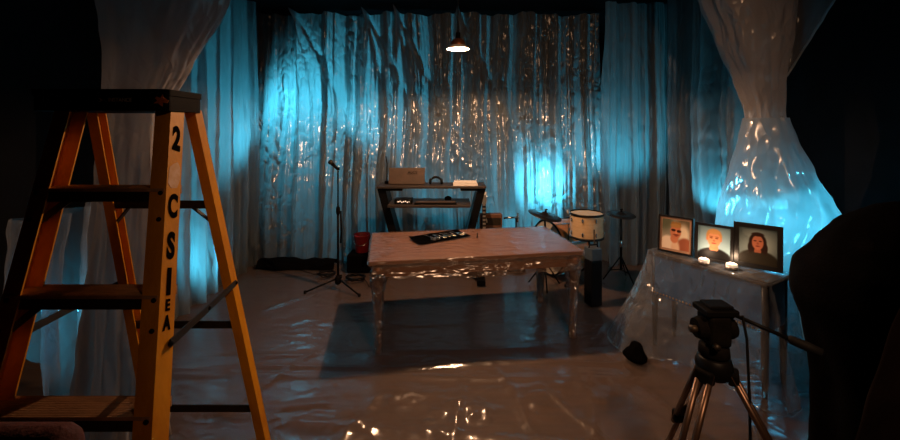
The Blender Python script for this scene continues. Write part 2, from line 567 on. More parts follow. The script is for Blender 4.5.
DL = 2.2
gathered('plastic_drape', [(0.0, P(122, 0, DL).x, 0.22, 0), (0.8, P(124, 0, DL).x, 0.18, 0), (1.45, P(129, 0, DL).x, 0.16, 0), (1.8, P(136, 0, DL).x, 0.16, 0), (2.05, P(150, 0, DL).x, 0.22, 0), (2.45, P(166, 0, DL).x, 0.33, 0), (H, P(205, 0, DL).x, 0.52, 0)],
         DL, 'dim gathered plastic drape hanging from the ceiling behind the ladder top', 7, 3.0, M['drape'], H - 0.005, 0.012)
DR = 3.35
def pr(px): return P(px, 0, DR).x
def zr(y): return CAMZ + (YH - y) * DR / F
def wr_(p): return p * DR / F
dr = gathered('plastic_drape', [(zr(207), pr(768), wr_(15), 0), (zr(185), pr(767), wr_(16), 0), (zr(150), pr(767), wr_(17), 0), (zr(112), pr(765), wr_(18), 0), (zr(80), pr(760), wr_(24), 0), (zr(40), pr(754), wr_(33), 0), (zr(0), pr(748), wr_(41), 0), (H, pr(738), wr_(58), 0)],
              DR, 'pale gathered plastic drape pinched in the middle, flaring out blue behind the portraits', 5, 8.0, M['drape'], H - 0.005, zr(207))
EDGE = [(0.0, 716, 812), (zr(330), 718, 812), (zr(268), 720, 806), (zr(235), 720, 822), (zr(212), 722, 830), (zr(195), 726, 820), (zr(170), 733, 806), (zr(140), 741, 793), (zr(118), 745, 786)]
bm = B()
def fsk(u, v):
    z = 0.012 + (zr(118) - 0.012) * v
    l, r_ = lerp_tab(EDGE, z)
    a = 2 * PI * u
    m = 1 - sstep(zr(180), zr(122), z)
    k = 1 + (0.03 + 0.07 * m) * math.sin(7 * a + 2.5 * n3(z * 1.2, math.cos(a), 3)) * abs(math.sin(a)) + 0.10 * m * n3(math.cos(a) * 3, math.sin(a) * 3, z * 3.5) + 0.05 * m * n3(math.cos(a) * 8, math.sin(a) * 8, z * 9)
    cx_, hw = (pr(l) + pr(r_)) / 2, (pr(r_) - pr(l)) / 2
    return Vector((cx_ + math.cos(a) * hw * (1 + (k - 1) * 0.5), DR + math.sin(a) * min(hw, 0.40) * 0.75 * k, z))
grid(bm, 200, 110, fsk, close_u=True)
obj('flared_skirt', bm, M['flare'], dr, smooth=True, recalc=False)
# loose outer fold pulled from the pinch up to the ceiling
bm = B()
def fs(u, v):
    a = P(786, 78, DR - 0.10)
    b0, b1 = P(792, -150, DR - 0.10), P(905, -105, DR - 0.05)
    top = b0.lerp(b1, u)
    p = a.lerp(top, v) + Vector((0, 0.03 * math.sin(u * 9) * v + 0.02 * n3(u * 4, v * 3), 0))
    return Vector((p.x, p.y, min(p.z, H - 0.004)))
grid(bm, 30, 40, fs)
obj('loose_fold', bm, M['clear_skirt'], dr, smooth=True, recalc=False)
bm = B(); e0, e1 = P(787, 76, DR - 0.11), P(855, -33, DR - 0.08); tube(bm, [e0.lerp(e1, k / 12) + V(0.008 * n3(k * 0.9), 0, 0.01 * n3(k * 0.8, 4)) for k in range(13)], [0.008 + 0.004 * n3(k * 1.3, 2) for k in range(13)], 8); obj('rolled_edge', bm, M['flare'], dr, True)

# ------------------------------------------------------------------ pendant lamp
LP = Vector((0.07, 3.5, 2.415))
t = thing('pendant_lamp', 'small lit pendant lamp with copper cap hanging over the table', 'lamp', (LP.x, LP.y, H))
bm = B(); tube(bm, [(LP.x, LP.y, H), (LP.x, LP.y, LP.z + 0.13)], 0.006, 8); obj('flex', bm, M['rubber'], t, True)
bm = B(); lathe(bm, [(0.05, H - 0.03 - LP.z), (0.05, H - LP.z)], LP, n=20); obj('ceiling_rose', bm, M['black_metal'], t, True)
bm = B(); lathe(bm, [(0.012, 0.14), (0.02, 0.135), (0.022, 0.085), (0.03, 0.075)], LP, n=20); obj('lamp_holder', bm, M['black_plastic'], t, True)
bm = B()
lathe(bm, [(0.022, 0.085), (0.040, 0.078), (0.058, 0.060), (0.066, 0.034), (0.068, 0.020), (0.064, 0.020), (0.062, 0.034), (0.054, 0.056), (0.038, 0.073), (0.022, 0.08)], LP, n=36, cap0=False, cap1=False)
obj('copper_cap', bm, M['copper'], t, True)
bm = B()
lathe(bm, [(0.067, 0.022), (0.080, 0.014), (0.094, 0.003), (0.102, -0.008), (0.100, -0.010), (0.092, -0.001), (0.079, 0.010), (0.062, 0.018)], LP, n=40, cap0=False, cap1=False)
obj('shade_brim', bm, M['enamel'], t, True)
bm = B(); bmesh.ops.create_uvsphere(bm, u_segments=20, v_segments=12, radius=0.024, matrix=Matrix.Translation(LP + V(0, 0, 0.044))); obj('bulb', bm, M['bulb'], t, True)

# ------------------------------------------------------------------ step ladder
def yf(z): return 1.445 - (1.80 - z) * 0.31
def xR(z): return -1.0 + (1.76 - z) * 0.158
def xL(z): return -1.42 + (1.76 - z) * 0.03
def yr(z): return 1.58 + (1.77 - z) * 0.24
def xrR(z): return -1.007 + 0.0636 * (1.77 - z)
def xrL(z): return -1.438 - 0.03 * (1.77 - z)
lad = thing('step_ladder', 'yellow fibreglass step ladder with black top and hand-painted black letters', 'ladder', (-1.2, 1.3, 0))


def channel(bm, fx, fy, z0, z1, wid, dep, sgn, th=0.005, n=8):
    """C-section rail: web on the outer side (sgn +1 = +x), flanges front and rear"""
    prof = [(0, 0), (-wid, 0), (-wid, th), (-th, th), (-th, dep - th), (-wid, dep - th), (-wid, dep), (0, dep)]
    rings = []
    for i in range(n + 1):
        z = z0 + (z1 - z0) * i / n
        rings.append([bm.verts.new((fx(z) + sgn * a, fy(z) + b, z)) for a, b in prof])
    k = len(prof)
    for a, b in zip(rings, rings[1:]):
        for i in range(k):
            bm.faces.new((a[i], a[(i + 1) % k], b[(i + 1) % k], b[i]))
    bm.faces.new(rings[0][::-1])
    bm.faces.new(rings[-1])


bm = B(); channel(bm, xR, yf, 0.03, 1.79, 0.056, 0.073, 1); rail_r = obj('front_rail', bm, M['fibreglass'], lad)
bm = B(); channel(bm, xL, yf, 0.03, 1.79, 0.056, 0.073, -1); rail_l = obj('front_rail', bm, M['fibreglass'], lad)
for fx, s in ((xrR, 1), (xrL, -1)):
    bm = B(); channel(bm, fx, yr, 0.03, 1.78, 0.042, 0.045, s); obj('rear_rail', bm, M['fibreglass'], lad)
for fx, fy, s, w, dp in ((xR, yf, 1, 0.056, 0.073), (xL, yf, -1, 0.056, 0.073), (xrR, yr, 1, 0.042, 0.045), (xrL, yr, -1, 0.042, 0.045)):
    bm = B(); box(bm, (fx(0.04) - s * w / 2, fy(0.04) + dp / 2, 0.047), (w + 0.016, dp + 0.016, 0.07), bev=0.006); obj('foot', bm, M['rubber'], lad)
# steps: ribbed tread with a turned-down front lip, its shade put into the colour
STEPS = (1.5, 1.18, 0.87, 0.56, 0.25)
for z in STEPS:
    bm = B()
    x0, x1 = xL(z) + 0.006, xR(z) - 0.006
    y0, y1 = yf(z) - 0.004, yf(z) + 0.088
    rib = []
    nr = 9
    for i in range(nr * 2 + 1):
        yy = y0 + (y1 - y0) * i / (nr * 2)
        rib.append((yy - y0, 0.0 if i % 2 else 0.003))
    poly = rib + [(y1 - y0, -0.028), (y1 - y0 - 0.004, -0.028), (y1 - y0 - 0.004, -0.008), (0.0, -0.008)]
    prism(bm, poly, (x0, y0, z), (0, 1, 0), (0, 0, 1), (1, 0, 0), x1 - x0)
    st = obj('step', bm, M['step_metal'], lad)
    bm = B(); box(bm, ((x0 + x1) / 2, y0 + 0.006, z - 0.0255), (x1 - x0, 0.005, 0.034)); lp_ = obj('shaded_front_lip', bm, M['dark_steel_and_lip_shade'], st); lp_['label'] = 'turned-down lip of the step, its shade put into a dark colour'  # lip is tread metal; its shade is painted with the dark tone
    if z > 0.5:
        for s, fx in ((1, xR), (-1, xL)):
            bm = B(); bar(bm, (fx(z) - s * 0.10, yf(z) + 0.045, z - 0.03), (fx(z - 0.11) - s * 0.012, yf(z - 0.11) + 0.045, z - 0.11), 0.022, 0.004, (0, 1, 0))
            obj('knee_brace', bm, M['dark_steel_and_lip_shade'], st)
# bolts on the rails
for z in STEPS[:3]:
    for dz in (-0.012, -0.095):
        for s, fx, par in ((1, xR, rail_r), (-1, xL, rail_l)):
            zz = z + dz
            bm = B(); lathe(bm, [(0.008, 0), (0.0075, 0.003), (0.004, 0.005)], (fx(zz) - s * 0.018, yf(zz), zz), (0, -1, 0), 12)
            obj('bolt', bm, M['black_metal'], par, True)
# rear cross bars with their corner braces
for z in (1.385, 0.81, 0.35):
    bm = B(); bar(bm, (xrL(z) + 0.006, yr(z) + 0.02, z), (xrR(z) - 0.006, yr(z) + 0.02, z), 0.006, 0.034); cb = obj('rear_crossbar', bm, M['dark_steel_and_lip_shade'], lad)
    if z > 1:
        for s, fx in ((1, xrR), (-1, xrL)):
            bm = B(); bar(bm, (fx(z) - s * 0.10, yr(z) + 0.012, z - 0.01), (fx(z - 0.10) - s * 0.012, yr(z - 0.1) + 0.012, z - 0.10), 0.005, 0.02, (0, 1, 0))
            obj('corner_brace', bm, M['dark_steel_and_lip_shade'], cb)
for fx, gx, s in ((xR, xrR, 1), (xL, xrL, -1)):
    a = V(fx(1.03) + s * 0.006, yf(1.03) + 0.05, 1.03)
    b = V(gx(1.02) + s * 0.006, yr(1.02) + 0.02, 1.02)
    bm = B(); bar(bm, a, b, 0.005, 0.026); sp = obj('spreader', bm, M['dark_steel_and_lip_shade'], lad)
    for p in (a, a.lerp(b, 0.5), b):
        bm = B(); lathe(bm, [(0.008, -0.002), (0.008, 0.006), (0.005, 0.008)], p, (s, 0, 0), 12); obj('rivet', bm, M['black_metal'], sp, True)
# top cap
bm = B()
outl = []
x0, x1, y0, y1, r = -1.475, -0.995, 1.405, 1.63, 0.05
for cx, cy, a0 in ((x1 - r, y1 - r, 0), (x0 + r, y1 - r, 90), (x0 + r, y0 + r * 0.4, 180), (x1 - r, y0 + r * 0.4, 270)):
    rr = r if a0 < 180 else r * 0.4
    for k in range(6):
        a = math.radians(a0 + 18 * k)
        outl.append(((x1 - rr if cx > -1.2 else x0 + rr) + rr * math.cos(a), cy + rr * math.sin(a)))
prism(bm, outl, (0, 0, 1.768), (1, 0, 0), (0, 1, 0), (0, 0, 1), 0.062)
prism(bm, [(-1.22 + (x + 1.22) * 1.015, 1.525 + (y - 1.525) * 1.03) for x, y in outl], (0, 0, 1.822), (1, 0, 0), (0, 1, 0), (0, 0, 1), 0.022)
cap = obj('top_cap', bm, M['black_plastic'], lad)
bm = B()
lm = axes(V(P(120, 0, 1.402).x, 1.4015, 1.805), (1, 0, 0), (0, 0, 1), (0, -1, 0))
text(bm, 'INSTANCE', 0.019, lm, 0.0004, 0.92)
cx = P(101, 0, 1.402).x
prism(bm, [(-0.009, 0.007), (-0.004, 0.007), (0.008, 0.0), (-0.004, -0.007), (-0.009, -0.007), (0.0, 0.0)], (cx, 1.4018, 1.805), (1, 0, 0), (0, 0, 1), (0, -1, 0), 0.0008)
obj('printed_logo', bm, M['label_white'], cap)
bm = B()
sx = P(161, 0, 1.402).x
pts = []
for k in range(14):
    a = 2 * PI * k / 14
    rr = 0.016 * (1 + 0.45 * math.sin(k * 2.4 + 1))
    pts.append((rr * 1.25 * math.cos(a), rr * math.sin(a)))
prism(bm, pts, (sx, 1.4018, 1.803), (1, 0, 0), (0, 0, 1), (0, -1, 0), 0.0008)
obj('orange_mark', bm, M['label_orange'], cap)
# hand-painted letters down the outer face of the front rail
rd = V(-0.158, 0.31, 1).normalized()        # up along the rail
def on_rail(z, off=0.0365): return V(xR(z) + 0.0012, yf(z) + off, z)
fwd = V(0, 1, 0)
nrm = fwd.cross(rd).normalized()
u_ = rd.cross(nrm).normalized()
for ch, z, size, sx_ in (('2', 1.665, 0.118, 0.66), ('C', 1.437, 0.106, 0.60), ('S', 1.312, 0.114, 0.66), ('I', 1.205, 0.110, 0.9), ('E', 1.140, 0.046, 0.85), ('A', 1.090, 0.058, 0.75)):
    bm = B()
    text(bm, ch, size, axes(on_rail(z), u_, rd, nrm), 0.0006, sx_, size * 0.045)
    obj('painted_letter', bm, M['ink'], rail_r)
bm = B()
prism(bm, [(-0.030, -0.035), (-0.012, -0.052), (0.016, -0.046), (0.030, -0.01), (0.026, 0.03), (0.012, 0.046), (-0.008, 0.036), (-0.026, 0.02)], on_rail(1.545) - V(0.0008, 0, 0), rd.cross(nrm).normalized(), rd, nrm, 0.0006)
obj('worn_patch', bm, M['worn_paint'], rail_r)

# ------------------------------------------------------------------ the big table under plastic
YAW = math.radians(9)
TU, TV = V(math.cos(YAW), math.sin(YAW), 0), V(-math.sin(YAW), math.cos(YAW), 0)
TC = V(0.175, 3.5, 0)
def T(a, b, z): return TC + TU * a + TV * b + V(0, 0, z)
RT = Matrix((TU, TV, V(0, 0, 1))).transposed()
TL, TD, TH = 1.70, 0.83, 0.725
tb = thing('table', 'long wooden table wrapped in clear plastic under the pendant lamp', 'table', (TC.x, TC.y, 0))
bm = B(); box(bm, T(0, 0, TH - 0.016), (TL, TD, 0.032), RT, 0.006); obj('tabletop', bm, M['table_wood'], tb)
bm = B()
for s in (-1, 1):
    box(bm, T(0, s * (TD / 2 - 0.065), TH - 0.085), (TL - 0.16, 0.024, 0.105), RT)
    box(bm, T(s * (TL / 2 - 0.065), 0, TH - 0.085), (0.024, TD - 0.16, 0.105), RT)
obj('apron', bm, M['table_wood'], tb)
LEGP = [(0.62, 0.040), (0.58, 0.042), (0.52, 0.036), (0.42, 0.033), (0.25, 0.028), (0.10, 0.022), (0.05, 0.024), (0.02, 0.030), (0.004, 0.028)]
for sx in (-1, 1):
    for sy in (-1, 1):
        a, b = sx * (TL / 2 - 0.065), sy * (TD / 2 - 0.065)
        bm = B()
        tube(bm, [T(a + sx * k, b + sy * k * 0.6, z) for z, k in ((TH - 0.034, 0), (0.60, 0), (0.58, 0.0), (0.52, 0.004), (0.42, 0.006), (0.25, 0.002), (0.12, -0.006), (0.05, -0.002), (0.003, 0.002))],
             [0.044, 0.044, 0.040, 0.036, 0.032, 0.027, 0.022, 0.022, 0.026], 14)
        obj('leg', bm, M['table_wood'], tb, True)

# plastic wrapped over the table
bm = B()
def ft(u, v):
    a, b = (u - 0.5) * (TL + 0.016), (v - 0.5) * (TD + 0.016)
    h = 0.0022 * (1 + n3(a * 4, b * 5, 2)) + 0.0028 * max(0, n3(a * 2.3 + b * 2, b * 6 - a * 3, 5)) + 0.002 * max(0, n3(a * 7 - b * 5, b * 4 + a * 2, 7))
    return T(a, b, TH + 0.0015 + h * (1 if 0.02 < u < 0.98 and 0.03 < v < 0.97 else 0.4))
grid(bm, 120, 60, ft)
wr = obj('plastic_wrapping', bm, M['table_wrap'], tb, True, recalc=False)
wr['label'] = 'crinkled clear plastic wrapped tightly over the table'


def rr_outline(L, D, r, n):
    """points with outward normals round a rounded rectangle, evenly spaced, and run length"""
    seg = []
    for cx, cy, a0 in ((L / 2 - r, -D / 2 + r, -90), (L / 2 - r, D / 2 - r, 0), (-L / 2 + r, D / 2 - r, 90), (-L / 2 + r, -D / 2 + r, 180)):
        for k in range(9):
            a = math.radians(a0 + k * 11.25)
            seg.append((V(cx + r * math.cos(a), cy + r * math.sin(a), 0), V(math.cos(a), math.sin(a), 0)))
    seg.append(seg[0])
    cum = [0]
    for p, q in zip(seg, seg[1:]):
        cum.append(cum[-1] + (q[0] - p[0]).length)
    out = []
    j = 0
    for i in range(n):
        s = cum[-1] * i / n
        while cum[j + 1] < s:
            j += 1
        t_ = (s - cum[j]) / max(1e-9, cum[j + 1] - cum[j])
        out.append((seg[j][0].lerp(seg[j + 1][0], t_), seg[j][1].lerp(seg[j + 1][1], t_).normalized(), s))
    return out


ring = rr_outline(TL + 0.016, TD + 0.016, 0.02, 260)
bm = B()
def fk(u, v):
    p, nn, s = ring[int(round(u * 260)) % 260]
    d_ = v
    drop = 0.15 + 0.045 * n3(s * 1.7, 3.3) + 0.02 * n3(s * 6, 1.1)
    hz = TH + 0.003 - drop * d_
    tuck = -0.050 * sstep(0.10, 0.5, d_) + 0.030 * d_
    cr = (0.006 * n3(s * 3.0, d_ * 7, 2) + 0.006 * n3(s * 9, d_ * 16, 4) + 0.004 * n3(s * 22, d_ * 10, 6)) * min(1, d_ * 4)
    q = p + nn * (0.004 + tuck + cr)
    return T(q.x, q.y, hz)
grid(bm, 260, 22, fk, close_u=True)
obj('wrapped_edge', bm, M['table_wrap'], wr, True, recalc=False)
for sx in (-1, 1):
    for sy in (-1, 1):
        a, b = sx * (TL / 2 - 0.065), sy * (TD / 2 - 0.065)
        bm = B()
        sd = sx * 3 + sy * 7
        def fw(u, v):
            z = 0.008 + 0.62 * v
            r_ = lerp_tab([(0.0, 0.040), (0.06, 0.030), (0.15, 0.034), (0.30, 0.040), (0.45, 0.046), (0.55, 0.062), (0.64, 0.066)], z)[0]
            an = 2 * PI * u
            r_ *= 1 + 0.12 * n3(math.cos(an) * 1.6 + sd, math.sin(an) * 1.6, z * 9) + 0.10 * n3(math.cos(an) * 3 + sd, math.sin(an) * 3, z * 20)
            return T(a + r_ * math.cos(an), b + r_ * math.sin(an), z)
        grid(bm, 36, 60, fw, close_u=True)
        obj('leg_wrap', bm, M['leg_wrap'], wr, True, recalc=False)

# ---- black cloth with tools on the table
ZT = TH + 0.011
ca, cb_ = V(-0.31, 3.455, 0), V(0.135, 3.735, 0)
cu = (cb_ - ca).normalized()
cv = V(-cu.y, cu.x, 0)
cl = (cb_ - ca).length
bm = B()
def fc(u, v):
    a, b = u * cl, (v - 0.5) * 0.225
    return ca + cu * a + cv * b + V(0, 0, ZT + 0.003 * (1 + n3(a * 12, b * 12, 8)) + 0.012 * math.exp(-((v - 1) / 0.12) ** 2) + 0.006 * math.exp(-(u / 0.06) ** 2))
vs = grid(bm, 40, 18, fc)
bmesh.ops.solidify(bm, geom=bm.faces[:], thickness=0.003)
tag(obj('tool_cloth', bm, M['black_cloth'], smooth=True, base=(-0.09, 3.6, ZT)), 'black cloth laid out on the table under a row of metal tools', 'cloth')
ZC = ZT + 0.013


def tl(a, b): return ca + cu * a + cv * b + V(0, 0, ZC)


def tool(kind, label, a, ang, L_):
    d_ = (cu * math.cos(ang) + cv * math.sin(ang))
    s_ = V(-d_.y, d_.x, 0)
    o = tl(a, -0.01)
    t_ = thing(kind, label, 'tool', o, 'metal tools on the black cloth')
    up = V(0, 0, 0.004)
    if kind in ('scissors', 'pliers'):
        for k in (-1, 1):
            bm = B()
            bar(bm, o + s_ * k * 0.004 + up, o + d_ * L_ * 0.5 - s_ * k * 0.006 + up, 0.009, 0.004)
            obj('blade' if kind == 'scissors' else 'jaw', bm, M['steel_tool'], t_)
            bm = B()
            if kind == 'scissors':
                c0 = o - d_ * L_ * 0.38 + s_ * k * 0.024 + up
                tube(bm, [c0 + (d_ * 0.026 * math.cos(2 * PI * i / 14) + s_ * 0.017 * math.sin(2 * PI * i / 14)) for i in range(15)], 0.0035, 8)
                tube(bm, [o + s_ * k * 0.004 + up, o - d_ * L_ * 0.24 + s_ * k * 0.016 + up], 0.0035, 8)
                obj('handle', bm, M['steel_tool'], t_, True)
            else:
                tube(bm, [o + up, o - d_ * L_ * 0.2 + s_ * k * 0.018 + up, o - d_ * L_ * 0.55 + s_ * k * 0.020 + up], [0.005, 0.006, 0.005], 10)
                obj('handle', bm, M['steel_tool'], t_, True)
    elif kind == 'knife':
        bm = B(); prism(bm, [(0, -0.006), (L_ * 0.4, -0.006), (L_ * 0.5, 0.0), (L_ * 0.42, 0.007), (0, 0.007)], o + up * 0.4, d_, s_, (0, 0, 1), 0.0025); obj('blade', bm, M['steel_tool'], t_)
        bm = B(); tube(bm, [o - d_ * L_ * 0.5 + up, o - d_ * L_ * 0.25 + up, o + d_ * 0.003 + up], [0.005, 0.0065, 0.005], 10); obj('handle', bm, M['steel_tool'], t_, True)
    else:
        bm = B(); tube(bm, [o - d_ * L_ * 0.5 + up, o - d_ * L_ * 0.1 + up], [0.006, 0.005], 10); obj('handle', bm, M['steel_tool'], t_, True)
        bm = B(); tube(bm, [o - d_ * L_ * 0.1 + up, o + d_ * L_ * 0.35 + up, o + d_ * L_ * 0.46 + s_ * 0.012 + up], [0.003, 0.0025, 0.0015], 8); obj('shaft', bm, M['steel_tool'], t_, True)


TT = [('scissors', 'bright scissors nearest the empty end of the black cloth', 0.16, 1.7, 0.17),
      ('knife', 'slim knife lying just past the scissors on the black cloth', 0.215, 1.45, 0.17),
      ('probe', 'thin probe lying between the knife and the pliers', 0.25, 1.62, 0.17),
      ('pliers', 'steel pliers lying open in the middle of the black cloth', 0.295, 1.5, 0.16),
      ('knife', 'slim knife lying just past the pliers on the black cloth', 0.345, 1.7, 0.17),
      ('probe', 'thin hooked probe second from the far end of the cloth', 0.385, 1.4, 0.17),
      ('pliers', 'steel pliers at the far end of the black cloth by its corner', 0.435, 1.75, 0.16)]
for k in TT:
    tool(*k)
p0 = P(474, 236, 3.6)
bm = B(); lathe(bm, [(0.010, 0), (0.011, 0.006), (0.005, 0.010), (0.005, 0.034), (0.008, 0.036), (0.007, 0.042)], (p0.x + 0.03, 3.60, TH + 0.008), n=14)
tag(obj('small_bottle', bm, M['dark_bronze'], smooth=True, base=(p0.x + 0.03, 3.6, TH + 0.008)), 'tiny dark bottle standing off the corner of the tool cloth', 'bottle')

# ------------------------------------------------------------------ mic stand, cables and red bucket
mb = P(338, 290, 4.25); mb.z = 0.0
t = thing('microphone_stand', 'black tripod microphone stand by the back curtain, away from the desk', 'stand', mb)
bm = B(); tube(bm, [mb + V(0, 0, 0.10), mb + V(0, 0, 0.86)], 0.012, 10); obj('pole', bm, M['black_metal'], t, True)
bm = B(); tube(bm, [mb + V(0, 0, 0.84), mb + V(0.0, 0, 1.27)], 0.008, 10); obj('upper_tube', bm, M['black_metal'], t, True)
bm = B(); lathe(bm, [(0.014, 0.80), (0.02, 0.82), (0.02, 0.87), (0.013, 0.89)], mb, n=14); obj('clutch', bm, M['black_plastic'], t, True)
bm = B(); lathe(bm, [(0.016, 0.06), (0.032, 0.075), (0.034, 0.13), (0.016, 0.16)], mb, n=14); obj('hub', bm, M['black_plastic'], t, True)
for ang in (200, 325, 100):
    a = math.radians(ang)
    e = mb + V(math.cos(a) * 0.33, math.sin(a) * 0.33, 0.022)
    bm = B(); tube(bm, [mb + V(math.cos(a) * 0.02, math.sin(a) * 0.02, 0.12), e], 0.009, 8); lg = obj('leg', bm, M['black_metal'], t, True)
    bm = B(); lathe(bm, [(0.013, 0.0), (0.013, 0.03)], e + V(0, 0, -0.012), n=10); obj('rubber_foot', bm, M['rubber'], lg, True)
bm = B(); tube(bm, [mb + V(0.03, 0, 0.84), mb + V(0.035, 0, 0.62), mb + V(0.03, 0, 0.5)], 0.011, 8); obj('folded_boom', bm, M['black_metal'], t, True)
mh = mb + V(0, 0, 1.28)
t = thing('microphone', 'black microphone tilted on top of the stand by the back curtain', 'microphone', mh)
dr_ = V(-0.55, -0.2, 0.62).normalized()
bm = B(); tube(bm, [mh - dr_ * 0.005, mh + dr_ * 0.09], [0.012, 0.019], 12); obj('body', bm, M['black_metal'], t, True)
bm = B(); bmesh.ops.create_uvsphere(bm, u_segments=14, v_segments=10, radius=0.027, matrix=Matrix.Translation(mh + dr_ * 0.11)); obj('grille', bm, M['dark_steel_and_lip_shade'], t, True)
bm = B(); tube(bm, [mh + V(0, 0, -0.006), mh + V(0, 0, 0.02)], 0.017, 10); obj('clip', bm, M['black_plastic'], t, True)


def coil(c, r, turns, seed, tail):
    random.seed(seed)
    pts = []
    n = turns * 14
    for i in range(n):
        a = 2 * PI * i / 14
        rr = r * (0.75 + 0.35 * random.random())
        pts.append(V(c[0] + rr * math.cos(a) * 1.25, c[1] + rr * math.sin(a), 0.034 + 0.02 * random.random() + 0.004 * (i // 14)))
    pts += [V(*q) for q in tail]
    bm = B()
    tube(bm, pts, 0.0055, 6)
    return bm


c1 = P(355, 0, 4.45)
tag(obj('cable', coil((c1.x, 4.48), 0.085, 6, 3, [(c1.x + 0.12, 4.42, 0.04), (c1.x + 0.16, 4.34, 0.04), (c1.x + 0.20, 4.24, 0.035)]), M['rubber'], smooth=True, base=(c1.x, 4.42, 0)), 'coiled black cable heaped between the microphone stand and the table leg', 'cable')
c1 = P(322, 0, 4.45)
tag(obj('cable', coil((c1.x, 4.6), 0.08, 4, 5, [(c1.x - 0.15, 4.62, 0.035), (c1.x - 0.35, 4.75, 0.035)]), M['rubber'], smooth=True, base=(c1.x, 4.6, 0)), 'small loose coil of black cable lying behind the microphone stand', 'cable')
rc = V(P(362, 0, 4.85).x, 4.85, 0.225)
bm = B(); box(bm, (rc.x + 0.06, 4.84, 0.12), (0.42, 0.26, 0.20), bev=0.012)
tag(obj('low_case', bm, M['black_cloth'], base=(rc.x + 0.06, 4.84, 0.02)), 'low black case under the red bucket behind the table end', 'case')
t = thing('bucket', 'small red bucket on a low black case behind the table end', 'bucket', rc)
bm = B(); lathe(bm, [(0.07, 0.0), (0.075, 0.008), (0.095, 0.19), (0.10, 0.195), (0.10, 0.215), (0.093, 0.215), (0.088, 0.19), (0.068, 0.012)], rc, n=28, cap1=True); obj('body', bm, M['red_plastic'], t, True)
bm = B(); tube(bm, [rc + V(0.102 * math.cos(a), -0.102 * math.sin(a), 0.19 - 0.09 * math.sin(a)) for a in [PI * k / 14 for k in range(15)]], 0.004, 6); obj('handle', bm, M['steel_tool'], t, True)

# dark cloth bunched along the foot of the back curtain
bm = B()
def fd(u, v):
    x = -2.35 + 0.95 * u
    a = PI * v
    r_ = 0.10 + 0.05 * n3(x * 2.2, 4) + 0.03 * n3(x * 7, v * 4, 2)
    return V(x, 4.93 - r_ * math.cos(a) * 1.1 + 0.02 * n3(x * 5, v * 6), 0.02 + max(0.0, r_ * 0.9 * math.sin(a)))
grid(bm, 90, 22, fd)
tag(obj('dark_cloth', bm, M['black_cloth'], smooth=True, base=(-1.7, 4.93, 0)), 'dark cloth bunched along the foot of the back curtain', 'cloth')

# ------------------------------------------------------------------ studio desk with what stands on it
DK = 4.55
DX0, DX1 = P(379, 0, DK).x, P(485, 0, DK).x
DZ = 1.07
t = thing('studio_desk', 'black studio desk with slanted slab legs behind the table', 'desk', ((DX0 + DX1) / 2, DK, 0))
bm = B(); box(bm, ((DX0 + DX1) / 2, DK, DZ), (DX1 - DX0, 0.34, 0.026), bev=0.004); obj('desktop', bm, M['shelf_board'], t)
bm = B(); box(bm, ((DX0 + DX1) / 2 - 0.02, DK - 0.02, 0.875), (0.90, 0.44, 0.03), bev=0.004); obj('shelf', bm, M['shelf_board'], t)
for s, xo in ((1, DX0), (-1, DX1)):
    bm = B()
    bar(bm, (xo + s * 0.045, DK, DZ - 0.013), (xo + s * 0.19, DK, 0.50), 0.26, 0.085, (1, 0, 0))
    bar(bm, (xo + s * 0.19, DK, 0.55), (xo + s * 0.05, DK, 0.06), 0.26, 0.075, (1, 0, 0))
    box(bm, (xo + s * 0.06, DK - 0.02, 0.045), (0.09, 0.42, 0.05))
    obj('leg', bm, M['black_metal'], t)
    bm = B(); box(bm, (xo + s * 0.17, DK - 0.03, DZ - 0.030), (0.22, 0.2, 0.026)); obj('bracket', bm, M['black_metal'], t)
bm = B(); box(bm, ((DX0 + DX1) / 2, DK + 0.11, 0.50), (0.82, 0.02, 0.05)); obj('cross_rail', bm, M['black_metal'], t)
# laptop seen from behind
lx = P(407, 0, DK).x
t = thing('laptop', 'open laptop with its brown-grey lid turned to the room, on the studio desk', 'laptop', (lx, DK, DZ + 0.013))
rl = Matrix.Rotation(math.radians(-8), 3, 'X')
bm = B(); box(bm, (lx, DK - 0.02, DZ + 0.110), (0.41, 0.012, 0.185), rl, 0.004); lid = obj('lid', bm, M['lid_metal'], t)
bm = B(); box(bm, (lx, DK + 0.055, DZ + 0.020), (0.41, 0.18, 0.012), None, 0.004); obj('keyboard_base', bm, M['lid_metal'], t)
bm = B(); text(bm, 'ALCS', 0.042, axes(V(lx + 0.065, DK - 0.0355, DZ + 0.150), (1, 0, 0), rl @ V(0, 0, 1), rl @ V(0, -1, 0)), 0.0006, 1.1); obj('sticker', bm, M['ink'], lid)
bm = B()
lathe(bm, [(0.011, 0), (0.011, 0.001)], V(lx - 0.15, DK - 0.0255, DZ + 0.085), rl @ V(0, -1, 0), 14); obj('pale_dot', bm, M['ivory'], lid)
sx_ = P(387, 0, DK + 0.05).x
t = thing('desk_microphone_stand', 'thin black upright stand clamped beside the laptop on the studio desk', 'stand', (sx_, DK + 0.05, DZ + 0.013))
bm = B(); tube(bm, [(sx_, DK + 0.05, DZ + 0.013), (sx_, DK + 0.05, DZ + 0.25), (sx_ - 0.01, DK + 0.03, DZ + 0.33)], 0.007, 8); obj('pole', bm, M['black_metal'], t, True)
bm = B(); box(bm, (sx_, DK + 0.05, DZ + 0.028), (0.05, 0.05, 0.03), bev=0.004); obj('clamp', bm, M['black_metal'], t)
hx = P(436, 0, DK).x
t = thing('headphones', 'black headphones lying on the studio desk between laptop and white books', 'headphones', (hx, DK, DZ + 0.013))
bm = B(); tube(bm, [V(hx + 0.065 * math.cos(a), DK, DZ + 0.03 + 0.065 * math.sin(a)) for a in [PI * k / 14 for k in range(15)]], [0.008 + 0.006 * math.sin(PI * k / 14) for k in range(15)], 10); obj('headband', bm, M['rubber'], t, True)
